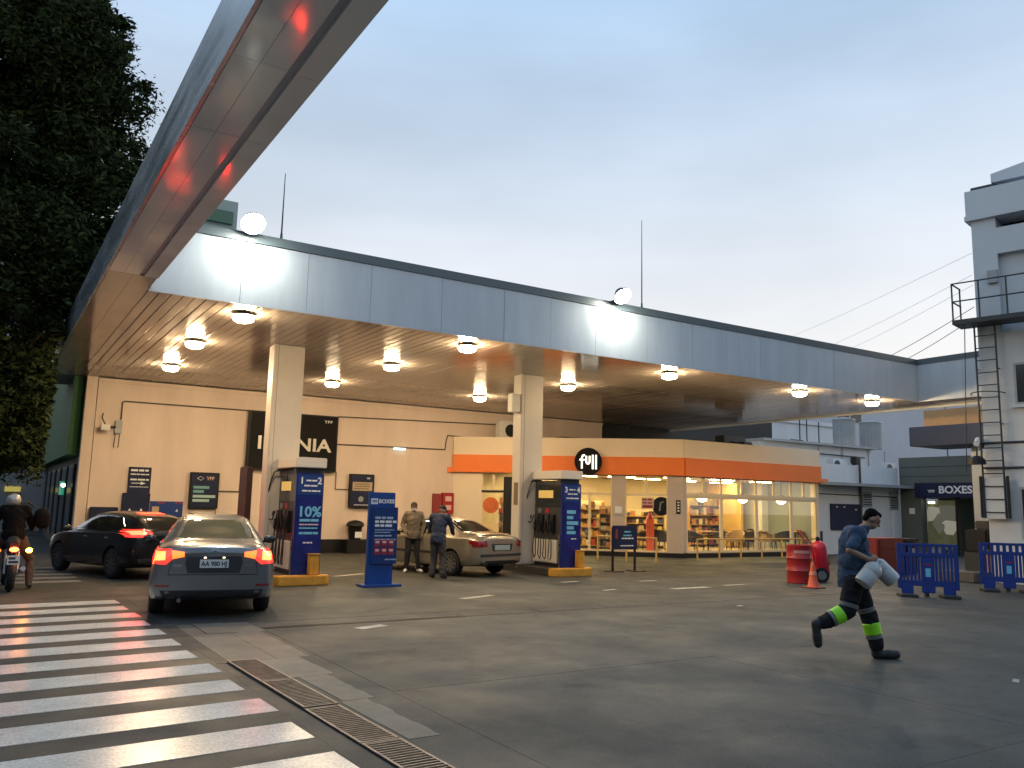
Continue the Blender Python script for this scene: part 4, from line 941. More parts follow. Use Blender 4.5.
def pump(x0, lb, nums, promo):
    t = thing('fuel_pump', lb, 'fuel pump', (x0 + .32, 17.9, .186), 0, 'fuel pumps')
    y0, y1, z0 = 17.40, 18.72, .187
    MB().box(x0 + .06, x0 + .58, y0 + .1, y1, z0, 2.40).build('body', m_dkgrey, t, bevel=.015)
    MB().box(x0 + .02, x0 + .62, y0, y0 + .09, z0, 2.32).build('end_panel', m_pumpblue, t, bevel=.01)
    MB().box(x0 + .02, x0 + .62, y0 + .095, y0 + .25, 2.30, 2.44).build('neck', m_dkgrey, t)
    MB().box(x0 - .02, x0 + .66, y0 - .02, y1 + .05, 2.44, 2.66).build('header', mat('header_white', (.62, .58, .52), .45), t, bevel=.015)
    MB().box(x0 + .0, x0 + .06, y0 + .22, y1 - .05, z0 + .1, .88).build('lower_panel', m_pumpside, t, bevel=.01)
    MB().box(x0 + .58, x0 + .64, y0 + .22, y1 - .05, z0 + .1, .88).build('lower_panel', m_pumpside, t, bevel=.01)
    MB().box(x0 + .012, x0 + .05, y0 + .10, y0 + .15, z0, 1.0).build('corner_guard', m_steel, t)
    FL = frame((x0 + .06, 0, 0), (0, -1, 0), (0, 0, 1))      # left side, a = -Y
    MB(FL).box(-y1 + .08, -y0 - .15, 1.72, 2.30, .0, .015).build('display', mat('display_glass', (.02, .022, .024), .08), t)
    MB(FL).box(-y1 + .2, -y0 - .45, 1.95, 2.15, .016, .02).build('readout', mat('readout_amber', (.3, .2, .06), .3, emit=(1, .6, .15), es=.5), t)
    for k in range(2): MB(FL).box(-y1 + .18 + k * .35, -y1 + .34 + k * .35, 1.56, 1.68, .0, .018).build('button_panel', m_red if k else m_steel, t)
    # four nozzles with hoses on the street side
    for k in range(4):
        yk = y1 - .17 - k * .24
        nz_ = MB(); nz_.cyl((x0 + .0, yk, 1.40), (x0 - .06, yk, 1.12), .035, .03, 8); nz_.cyl((x0 - .03, yk, 1.38), (x0 + .05, yk, 1.50), .022, .016, 6); nz_.box(x0 - .07, x0 - .03, yk - .02, yk + .02, 1.1, 1.34)
        nz_.build('nozzle', m_black, t)
        MB().box(x0 - .015, x0 + .058, yk - .07, yk + .07, 1.05, 1.52).build('holster', (m_dkgrey, m_black)[k % 2], t)
        bow = .10 + .05 * (k % 2)
        pts = [(x0 - .05, yk, 1.12), (x0 - .07, yk + .02, .85), (x0 - .09, yk + .03, .55 - .05 * k), (x0 - .08, yk - .05, .38), (x0 - .10, yk - .12, .45), (x0 - .09, yk - .10, .9), (x0 - .06, yk - .08, 1.0)]
        MB().tube(pts, .014, 6).build('hose', m_rubber, t)
    for k, (yo, dz) in enumerate(((y1 + .02, 0), (y1 - .1, .1))):
        pts = [(x0 + .02, yo, 2.42), (x0 - .10, yo + .05, 2.36), (x0 - .16, yo + .10, 2.1), (x0 - .19, yo + .2, 1.75), (x0 - .22, yo + .32, 1.45 + dz), (x0 - .16, yo + .22, 1.25 + dz), (x0 - .08, yo + .06, 1.30), (x0 - .04, yo, 1.5)]
        MB().tube(pts, .016, 6).build('hose', m_rubber, t)
    FE = frame((x0 + .32, y0, 0), (1, 0, 0), (0, 0, 1))
    fbox(FE, -.28, .28, 1.86, 2.28, .002, .008).build('number_panel', m_blue, t)
    text(nums[0], .20, at(FE, -.19, 2.16, .009), m_print, t, bold=.004); text(nums[1], .20, at(FE, .20, 2.16, .009), m_print, t, bold=.004)
    for b, w, h in ((2.17, .12, .032), (2.06, .16, .032), (1.95, .20, .032)): words(at(FE, 0, 0, .009), -w + .02, w + .02, b, h, rnd).build('lettering', m_print, t)
    fbox(FE, -.26, .26, .45, 1.80, .002, .006).build('poster', mat('poster_violet', (.012, .018, .16), .3, var=.6, scale=2.5), t)
    if promo:
        text('10%', .30, at(FE, .01, 1.50, .008), m_cyan, t, bold=.008, sx=1.05)
        for b, m, h in ((1.33, m_cyan, .055), (1.24, mat('pink_pale', (.6, .45, .6), .5), .03), (1.165, m_cyan, .03), (1.06, m_cyan, .05)): words(at(FE, 0, 0, .008), -.20, .22, b, h, rnd, gap=.25).build('lettering', m, t)
        words(at(FE, 0, 0, .008), -.10, .10, .86, .03, rnd).build('lettering', m_print, t)
    else:
        for b, w, h in ((1.60, .28, .09), (1.46, .20, .08), (1.32, .36, .09), (1.20, .22, .08), (1.08, .28, .08)): fbox(FE, -.16, -.16 + w, b - h / 2, b + h / 2, .007, .011).build('lettering', m_cyan, t)
        words(at(FE, 0, 0, .008), -.02, .14, .92, .03, rnd).build('lettering', m_print, t)
    return t
pump(5.62, 'fuel pump with navy end panel reading 10% in pale blue', ('1', '2'), True)
pump(12.58, 'fuel pump with pale blue bars on its end panel, by the shop', ('3', '4'), False)

# dark board on the far side of column 1
MB().box(5.15, 5.28, 19.5, 20.2, .19, 2.5).top('equipment_cabinet', 'slim maroon cabinet behind the first column', 'cabinet', mat('maroon', (.04, .016, .014), .5), bevel=.02)
# ================================================================== blue totem
FTm = frame((7.2, 16.38, 0), V((1, -.02, 0)), (0, 0, 1))
t = thing('sign_totem', 'freestanding blue totem with white capitals and red offer boxes', 'sign', (7.2, 16.5, 0))
m_tblue = mat('totem_blue', (.012, .065, .27), .35, var=.06, scale=3)
MB(FTm).box(-.42, .44, 0, .05, -.30, .14).build('base', m_tblue, t, bevel=.01)
MB(FTm).box(-.31, .27, .051, 1.95, -.10, 0).build('body', m_tblue, t, bevel=.01)
MB(FTm).box(-.25, .32, .47, 1.64, .002, .05).build('poster_board', mat('totem_poster', (.012, .04, .17), .3, var=.1, scale=4), t)
text('BOXES', .112, at(FTm, .07, 1.76, .003), m_print, t, bold=.004, sx=1.05)
fbox(FTm, -.28, -.13, 1.70, 1.82, .002, .006).build('badge', m_print, t)
text('YPF', .07, at(FTm, -.205, 1.76, .007), m_tblue, t, bold=.002, depth=.002)
for b, x1, h in ((1.42, .16, .05), (1.34, .24, .05), (1.26, .14, .05), (1.17, .20, .018), (1.12, .12, .018), (1.05, .16, .03), (.97, .24, .03), (.56, .28, .025)): words(at(FTm, 0, 0, .052), -.19 if b > .6 else .06, x1 + .05, b, h, rnd).build('lettering', mat('dim_print', (.38, .45, .58), .5) if b < 1.2 or b > 1.4 else m_print, t)
for i in range(3):
    for j in range(2):
        bx_ = fbox(FTm, -.18 + i * .155, -.18 + i * .155 + .125, .66 + j * .17, .66 + j * .17 + .14, .052, .058).build('offer_box', mat('offer_red', (.30, .035, .05), .4), t)
        words(at(FTm, 0, 0, .059), -.165 + i * .155, -.08 + i * .155, .75 + j * .17, .045, rnd).build('lettering', mat('pink_print', (.75, .45, .40), .5), bx_)
# ================================================================== sign stand by the shop
FSS = frame((15.17, 18.0, 0), (1, 0, 0), (0, 0, 1))
t = thing('sign_stand', 'small dark blue sign board on two legs in front of the shop', 'sign', (15.17, 18, 0))
MB(FSS).box(-.43, .44, .60, 1.25, -.02, .02).build('board', m_navy, t, bevel=.008)
for a in (-.42, .37):
    l_ = MB(FSS).box(a, a + .06, .02, .62 if False else 1.2, -.06, -.022).build('leg', m_black, t)
    MB(FSS).box(a - .12, a + .26, 0, .02, -.22, .18).build('foot', m_black, t)
for b, w, h in ((1.08, .10, .04), (.98, .14, .04), (.90, .20, .035), (.70, .24, .03)): words(at(FSS, 0, 0, .021), -w + .08, w + .1, b, h, rnd).build('lettering', m_cyan if b > .95 else m_print, t)
MB(at(FSS, -.3, 1.02, .021)).prism([(-.05, -.12), (.05, -.12), (.02, .13), (-.03, .13)], 0, .003).build('picture', mat('dull_red', (.26, .03, .025), .5), t)
# ================================================================== plastic barriers
m_bar = mat('barrier_blue', (.010, .036, .22), .45, var=.12, scale=5)
def barrier():
    t = thing('plastic_barrier', '', 'barrier', (0, 0, 0), 0, 'blue plastic barriers')
    W2, H1 = .60, 1.12
    f_ = MB(); f_.box(-W2, -W2 + .09, -.03, .03, .16, H1); f_.box(W2 - .09, W2, -.03, .03, .16, H1)
    f_.box(-W2 + .091, W2 - .091, -.03, .03, H1 - .06, H1); f_.box(-W2 + .091, W2 - .091, -.03, .03, .84, .92); f_.box(-W2 + .091, W2 - .091, -.03, .03, .22, .34)
    f_.box(-.13, .13, -.032, .032, .08, .84)
    f_.build('panel_frame', m_bar, t, local=True, bevel=.01)
    for k in range(10):
        x = -.495 + k * .074 if k < 5 else .145 + (k - 5) * .074
        MB().box(x, x + .048, -.022, .022, .335, .845).build('slat', m_bar, t, local=True, bevel=.006)
    for k in range(8):
        x = -.49 + k * .129; MB().box(x, x + .07, -.022, .022, .915, H1 - .055).build('slat', m_bar, t, local=True)
    for x in (-.42, .40):
        ft = MB(); ft.prism([(x - .12, -.04), (x + .12, -.04), (x + .1, .04), (x - .1, .04)], .06, .23); ft.build('leg', m_bar, t, local=True)
        MB().prism([(x - .16, -.34), (x + .16, -.34), (x + .22, 0), (x + .16, .34), (x - .16, .34), (x - .22, 0)], 0, .06).build('foot', mat('foot_rubber', (.03, .03, .032), .7), t, local=True, bevel=.015)
    MB().box(-.05, .05, -.036, -.033, .42, .60).build('sticker', m_cyan, t, local=True); MB().box(-.06, .06, -.036, -.033, .66, .69).build('sticker', m_red, t, local=True)
    MB().cyl((-.04, 0, .01), (-.04, 0, .08), .05).build('wheel', m_rubber, t, local=True)
    return t
b0 = barrier(); b0.location = (17.30, 10.52, 0); b0['label'] = 'blue slatted plastic barrier standing right of the runner'; b0.rotation_euler = (0, 0, R(-50))
dup(b0, (20.40, 10.42, 0), R(-52), 'blue slatted plastic barrier in front of the tower, cut by the picture edge')
# ================================================================== drum, cone, extinguisher trolley, cabinet, bins
t = thing('oil_drum', 'red steel drum with a pale stripe by the shop corner', 'drum', (17.22, 13.8, 0))
T_ = M.Translation((17.22, 13.8, 0))
MB(T_).lathe([(r_ - .125, z_) for r_, z_ in [(.41, 0), (.425, .02), (.42, .05), (.42, .29), (.435, .31), (.42, .33), (.42, .59), (.435, .61), (.42, .63), (.42, .88), (.43, .91), (.425, .93), (.40, .93), (.39, .90), (.15, .90)]], 32).build('shell', m_red, t, smooth=True)
MB(T_ @ M.Rotation(R(32), 4, 'Z')).add([(.424 * math.sin(a), -.424 * math.cos(a), z) for z in (.74, .80) for a in [R(-60 + 8 * i) for i in range(10)]], [(i, i + 1, i + 11, i + 10) for i in range(9)]).build('stripe', mat('drum_stripe', (.55, .25, .22), .5, var=.2, scale=10), t) if False else None
sp = MB(T_); aa = [R(-75 + 8 * i) for i in range(11)]
sp.add([(.299 * math.sin(a), -.299 * math.cos(a), z) for z in (.73, .80) for a in aa], [(i, i + 1, i + 12, i + 11) for i in range(10)]); sp.build('stripe', mat('drum_stripe', (.55, .25, .22), .5, var=.2, scale=10), t)
t = thing('traffic_cone', 'small orange traffic cone in front of the red drum', 'cone', (16.45, 12.8, 0))
m_cone = mat('cone_orange', (.68, .09, .03), .45, var=.1, scale=6)
MB(M.Translation((16.45, 12.8, 0))).prism([(-.2, -.2), (.2, -.2), (.2, .2), (-.2, .2)], 0, .03).build('base', mat('cone_base', (.25, .05, .03), .6), t, bevel=.008)
MB(M.Translation((16.45, 12.8, 0))).lathe([(.15, .031), (.13, .05), (.085, .26), (.045, .52), (.03, .58), (.02, .59)], 18).build('body', m_cone, t, smooth=True)
MB(M.Translation((16.45, 12.8, 0))).lathe([(.088, .30), (.072, .38)], 18).build('band', mat('cone_band', (.72, .25, .15), .4), t)
t = thing('extinguisher_trolley', 'wheeled red fire extinguisher with a tubular handle behind the runner', 'fire extinguisher', (18.25, 13.9, 0))
T_ = M.Translation((18.25, 13.9, 0)) @ M.Rotation(R(-30), 4, 'Z') @ M.Rotation(R(-6), 4, 'Y')
MB(T_).lathe([(.05, .10), (.17, .12), (.19, .18), (.19, .85), (.17, .93), (.09, 1.0), (.06, 1.02)], 24).build('cylinder', mat('extinguisher_red', (.50, .015, .035), .3, var=.08, scale=5), t, smooth=True)
MB(T_).cyl((0, 0, 1.02), (0, 0, 1.12), .05, .04).build('valve', m_black, t)
MB(T_).tube([(-.20, -.15, .4), (-.25, -.15, 1.0), (-.42, -.15, 1.26), (-.46, -.12, 1.32), (-.46, .12, 1.32), (-.42, .15, 1.26), (-.25, .15, 1.0), (-.20, .15, .4)], .018, 8).build('handle', m_red, t)
MB(T_).tube([(0, .03, 1.1), (.12, .1, 1.05), (.22, .12, .8), (.24, .05, .4), (.1, .2, .3)], .018, 6).build('hose', m_rubber, t)
for s_ in (-1, 1):
    w_ = MB(T_).cyl((-.14, s_ * .27, .19), (-.14, s_ * .33, .19), .19, n=22).build('wheel', m_rubber, t, smooth=True); MB(T_).cyl((-.14, s_ * .265, .19), (-.14, s_ * .335, .19), .11, n=18).build('hub', m_steel, w_)
MB(T_).cyl((-.14, -.3, .19), (-.14, .3, .19), .02).build('axle', m_dkmetal, t)
c = G(884, 575); t = thing('tool_cabinet', 'red steel cabinet standing behind the runner', 'cabinet', (c.x, c.y, 0))
MB().box(c.x - .7, c.x + .55, c.y - .3, c.y + .3, .1, 1.05).build('body', mat('dull_red2', (.17, .012, .014), .5), t, bevel=.02); MB().box(c.x - .65, c.x + .5, c.y - .25, c.y + .25, 0, .1).build('base', m_black, t)
for k in range(3): MB().box(c.x - .6, c.x + .45, c.y - .315, c.y - .302, .18 + k * .28, .42 + k * .28).build('drawer', mat('dull_red2', (.17, .012, .014), .5), t)
c = G(895, 574); t = thing('waste_container', 'black plastic container between the red cabinet and the blue barrier', 'bin', (c.x, c.y, 0))
MB(M.Translation((c.x + .35, c.y - .1, 0))).prism([(-.26, -.26), (.26, -.26), (.26, .26), (-.26, .26)], 0, .95).build('body', m_black, t, bevel=.04)
MB(M.Translation((c.x + .35, c.y - .1, 0))).prism([(-.3, -.3), (.3, -.3), (.3, .3), (-.3, .3)], .951, 1.03).build('lid', m_black, t, bevel=.02)
MB().box(c.x + .25, c.x + .45, c.y - .375, c.y - .365, .55, .75).build('sticker', m_grey, t)
c = G(972, 581); t = thing('air_machine', 'dark machine on a concrete block with a bent yellow pipe, between the barriers', 'machine', (c.x, c.y, 0))
MB(M.Translation((c.x, c.y, 0))).prism([(-.75, -.5), (.9, -.5), (.9, .5), (-.75, .5)], 0, .26).build('concrete_block', m_conc, t, bevel=.03)
MB(M.Translation((c.x + .15, c.y, 0))).box(.15, .75, -.3, .3, .75, 1.36).build('housing', m_black, t, bevel=.04); MB(M.Translation((c.x + .15, c.y, 0))).box(.5, .75, -.2, .2, 1.361, 1.6).build('tank', m_dkgrey, t, bevel=.03)
for dx in (0, .62): MB(M.Translation((c.x + .15 + dx, c.y, 0))).box(0, .06, -.25, .25, .26, .75).build('leg', m_dkmetal, t)
MB().tube([(c.x + .12, c.y - .42, .26), (c.x + .12, c.y - .42, .62), (c.x + .06, c.y - .42, .80), (c.x - .1, c.y - .42, .88), (c.x - .25, c.y - .42, .86)], .05, 10).build('pipe', m_yellow, t, smooth=True)

# ================================================================== tree at the left
def leaf_mat():
    m = bpy.data.materials.new('leaf'); m.use_nodes = True; t = m.node_tree; b = t.nodes['Principled BSDF']
    oi = t.nodes.new('ShaderNodeNewGeometry'); r_ = t.nodes.new('ShaderNodeValToRGB'); r_.color_ramp.elements[0].color = (.009, .018, .006, 1); r_.color_ramp.elements[1].color = (.042, .060, .018, 1)
    t.links.new(oi.outputs['Random Per Island'], r_.inputs[0]); t.links.new(r_.outputs[0], b.inputs['Base Color']); b.inputs['Roughness'].default_value = .8; b.inputs['Specular IOR Level'].default_value = .12
    return m
m_leaf = leaf_mat(); m_bark = mat('bark', (.06, .048, .035), .9, var=.4, scale=12, bump=.6)
rt = random.Random(21)
tx, ty = .1, 24.0
tree = thing('street_tree', 'tall dark leafy street tree overhanging the left edge of the canopy', 'tree', (tx, ty, 0))
tr = MB(); tr.tube([(tx, ty, 0), (tx + .05, ty, 1.2), (tx - .05, ty - .05, 2.6), (tx - .2, ty - .2, 4.2), (tx - .1, ty - .4, 6.5), (tx, ty - .5, 9)], [.24, .2, .17, .15, .12, .07], 10)
limbs = []
for k in range(26):
    z = rt.uniform(2.6, 9); a = rt.uniform(0, 6.28); L = rt.uniform(1.8, 3.9) * (1.05 - abs(z - 6) / 14); p0 = V((tx - .1, ty - .3, z)); p1 = p0 + V((math.cos(a) * L, math.sin(a) * L, rt.uniform(.4, 2.2))); pm = p0.lerp(p1, .5) + V((0, 0, .3))
    if max(p1.x, pm.x) > XO - .3 and p0.z < 6.6: continue
    tr.tube([p0, pm, p1], [.07, .05, .02], 6); limbs.append((p0, pm, p1))
tr.build('trunk', m_bark, tree, smooth=True)
cr = MB(); clumps = []
def inside(p):                      # keep leaves off the canopy box
    return p.x > XO - .15 and p.z < 6.2 and p.y < 30
for k in range(680):
    a = rt.uniform(0, 6.28); zz = rt.uniform(0, 1); rad = math.sqrt(rt.uniform(.05, 1))
    zc = 2.6 + 12.6 * zz
    rmax = (1.35 if zc < 3.8 else 2.0 + 1.1 * (zc - 3.8) / 2.6 if zc < 6.4 else 3.1 * math.sqrt(max(0.02, 1 - ((zc - 7.2) / 8.6) ** 2)) + .1)
    c = V((tx - .15 + math.cos(a) * rmax * rad, ty - .3 + math.sin(a) * rmax * rad * 1.15, zc)); clumps.append((c, rt.uniform(.40, .85)))
for k in range(170):               # small outlying sprays break the outline
    a = rt.uniform(0, 6.28); zc = rt.uniform(3.0, 15.0); rmax = (1.5 if zc < 3.8 else 2.1 + 1.1 * (zc - 3.8) / 2.6 if zc < 6.4 else 3.2 * math.sqrt(max(0.02, 1 - ((zc - 7.2) / 8.6) ** 2)) + .2)
    rad = rt.uniform(1.0, 1.22); clumps.append((V((tx - .15 + math.cos(a) * rmax * rad, ty - .3 + math.sin(a) * rmax * rad * 1.15, zc)), rt.uniform(.16, .34)))
vs, fs = [], []
for c, r_ in clumps:
    n = int(330 * r_ ** 1.6 / .5)
    for i in range(n):
        d_ = V((rt.gauss(0, 1), rt.gauss(0, 1), rt.gauss(0, .8))).normalized() * r_ * rt.uniform(.35, 1.05); p = c + d_; p.z -= .15 * r_ * rt.random()
        if inside(p): continue
        u = V((rt.gauss(0, 1), rt.gauss(0, 1), rt.gauss(0, .6))).normalized(); w_ = u.cross(V((rt.gauss(0, 1), rt.gauss(0, 1), rt.gauss(0, 1)))).normalized()
        inn = d_.length < r_ * .75; l_, b_ = (rt.uniform(.08, .14), rt.uniform(.035, .055)) if inn else (rt.uniform(.04, .085), rt.uniform(.014, .028)); k0 = len(vs)
        vs += [tuple(p - u * l_), tuple(p + w_ * b_ + u * l_ * .1), tuple(p + u * l_), tuple(p - w_ * b_ + u * l_ * .1)]; fs.append((k0, k0 + 1, k0 + 2, k0 + 3))
cr.v, cr.f = vs, fs; cr.build('crown', m_leaf, tree)

# ================================================================== street at the left beyond the wall
m_grn = mat('green_facade', (.008, .11, .02), .6, var=.12, scale=1.5)
XG = 2.05
t = thing('green_shop', 'green fronted shop beyond the cream wall at the left', 'shop', (XG, 33, 0))
MB().box(XG, XG + 8, YW + .4, 44, 2.95, 6.1).build('green_facade', m_grn, t)
MB().box(XG + .02, XG + 8, YW + .4, 44, 6.11, 7.4).build('upper_wall', m_dkmetal, t)
MB().box(XG + .35, XG + 8, YW + .4, 44, 0, 2.94).build('wall', mat('dark_front', (.035, .035, .035), .6), t)
for k in range(6):
    y = YW + 1.2 + k * 2.5
    w_ = MB().box(XG + .28, XG + .345, y, y + 1.7, .3, 2.7).build('window', m_dkmetal, t); MB().box(XG + .27, XG + .279, y + .1, y + 1.6, .4, 2.6).build('pane', mat('far_glass', (.03, .035, .04), .1), w_)
MB().box(XG - .6, XG + .8, YW - .1 + .45, 30, ZC + .0 + .1, ZC + .35).build('awning', m_fascia, t)
MB().box(XG + .18, XG + .26, 31.5, 32.3, 1.75, 2.2).build('lit_sign', mat('green_neon', (.05, .3, .2), .4, emit=(.1, .7, .45), es=.35), t)
MB().ell((XG + .1, 29.6, 2.05), (.06, .06, .06)).build('lamp', mat('shop_bulb', (1, 1, .8), .4, emit=(1, .9, .6), es=12), t)
block('tall_house', 'pale upper storeys seen between the tree and the canopy edge', -.6, 9, 46, 56, 15.2, mat('house_grey', (.30, .30, .30), .8, var=.06, scale=.5), [(1.0 + 2.2 * i, 2.2 + 2.2 * i, 9 + 0, 10.6) for i in range(3)])
gb = thing('roof_block', 'small pale green roof box rising behind the canopy near the beam', 'roof box', (4.35, 21, 6.2))
MB().box(3.2, 4.62, 20, 21.4, 6.2, 8.9).build('wall', mat('pale_green', (.36, .43, .38), .6), gb); MB().box(3.1, 4.50, 19.9, 20, 8.3, 8.6).build('ledge', mat('ledge_green', (.10, .18, .12), .6), gb)
rs_ = random.Random(9)
for k in range(4):
    y = 52 + k * 14; x0 = -1.4 - k * .4
    t = block('street_house', ['first', 'second', 'third', 'fourth'][k] + ' dim house front down the street at the left edge', x0 + 2.9, x0 + 14, y + 6, y + 17, 9 + k, mat('street_house%d' % k, ((.10, .09, .08), (.16, .15, .14), (.07, .07, .08), (.12, .10, .09))[k], .8), [])
    for j in range(3):
        MB().box(x0 + 2.84, x0 + 2.895, y + 6.5 + j * 3.4, y + 9.2 + j * 3.4, .4, 2.9).build('shopfront', mat('lit_front%d' % ((k + j) % 3), (.3, .3, .28), .4, emit=((.9, .85, .7), (.5, .6, .7), (.9, .7, .3))[(k + j) % 3], es=.10 + .10 * ((j + k) % 2)), t)
for k in range(3):
    y = 50 + k * 15; x0 = -16 + k * .5
    block('street_house', ['nearest', 'middle', 'farthest'][k] + ' dim house front across the street at the left edge', x0, x0 + 10, y, y + 14, 8 + 2 * k, mat('street_house%d' % k), []) if False else None
block('opposite_blocker', 'unseen house row across the street, added to darken light and reflections from the left', -26, -14, -40, 60, 11, mat('blocker_wall', (.16, .15, .14), .8, var=.15, scale=.5), [])  # unseen block, added to cut light and bright reflections from the left
block('rear_blocker', 'unseen house row behind the viewer, added to hold back sky light on the fronts', -14, 60, -42, -30, 12, mat('blocker_wall', (.16, .15, .14)), [])  # unseen block, added to keep sky light off surfaces facing the camera
block('street_end_house', 'dark block closing the far end of the street at the left edge', -30, 8, 128, 138, 14, mat('end_house', (.09, .09, .10), .8), [(-20 + 3 * i, -18.4 + 3 * i, 3, 5) for i in range(8)])
sgn = thing('street_sign', 'yellow lit shop sign down the street above the motorcyclist', 'sign', (1.0, 46, 2.2))
c = P(12, 489, 1, 46); MB().box(c.x - .3, c.x + .35, 45.9, 46, c.z - .12, c.z + .12).build('panel', mat('yellow_neon', (.6, .5, .1), .4, emit=(1, .8, .2), es=.35), sgn); MB().box(c.x - .05, c.x + .05, 45.95, 46.05, 0, c.z - .251).build('post', m_dkmetal, sgn)
c = P(4, 505, 1, 62); van = thing('delivery_van', 'pale van parked far down the street behind the motorcyclist', 'van', (c.x - .4, 63, 0))
x0 = c.x - 1.2
MB().prism([(x0, 61), (x0 + 1.9, 61), (x0 + 1.9, 65.6), (x0, 65.6)], .35, 2.2).build('body', mat('van_white', (.4, .42, .44), .4), van, bevel=.12)
MB().box(x0 + .2, x0 + 1.7, 60.985, 60.998, 1.35, 2.0).build('rear_window', mat('far_glass', (.03, .035, .04), .1), van)
for dx in (.12, 1.62): MB().box(x0 + dx, x0 + dx + .16, 60.98, 60.998, .95, 1.3).build('tail_light', m_red, van)
for yy_ in (61.9, 64.8):
    for dx in (.0, 1.68): MB().cyl((x0 + dx, yy_, .33), (x0 + dx + .22, yy_, .33), .33, n=16).build('wheel', m_rubber, van)
# ================================================================== cars
def evalmesh(o):
    dg = bpy.context.evaluated_depsgraph_get(); return bpy.data.meshes.new_from_object(o.evaluated_get(dg))
def wheel_meshes(r_, rr, w, key, spokes=5, m_rim=None):
    ty = MB(M.Rotation(R(90), 4, 'X')).lathe([(rr, -w / 2 + .01), (r_ - .03, -w / 2), (r_ - .005, -w / 2 + .03), (r_, 0), (r_ - .005, w / 2 - .03), (r_ - .03, w / 2), (rr, w / 2 - .01)], 30).mesh('tyre', m_rubber, smooth=True)
    rm = MB(M.Rotation(R(90), 4, 'X')); rm.lathe([(.05, w / 2 - .05), (rr * .97, w / 2 - .09), (rr, w / 2 - .02), (rr * .93, w / 2 - .012), (rr * .9, w / 2 - .03)][::1], 30)
    rim = rm.mesh('rim', mat('rim_dark', (.05, .05, .055), .4, .7))
    sp = MB(M.Rotation(R(90), 4, 'X'))
    for k in range(spokes):
        a = 2 * math.pi * k / spokes; ca, sa_ = math.cos(a), math.sin(a)
        q = [(.03, -.030), (rr * .95, -.018), (rr * .95, .018), (.03, .030)]
        sp.prism([(x * ca - y * sa_, x * sa_ + y * ca) for x, y in q], w / 2 - .03, w / 2 - .008)
    sp.cyl((0, 0, w / 2 - .03), (0, 0, w / 2), .055, .045, 14)
    sp.lathe([(rr * .90, w / 2 - .03), (rr * .90, w / 2 - .006), (rr * .99, w / 2 - .004), (rr * .99, w / 2 - .03)], 30)
    return ty, rim, sp.mesh('spokes', m_rim or m_steel)
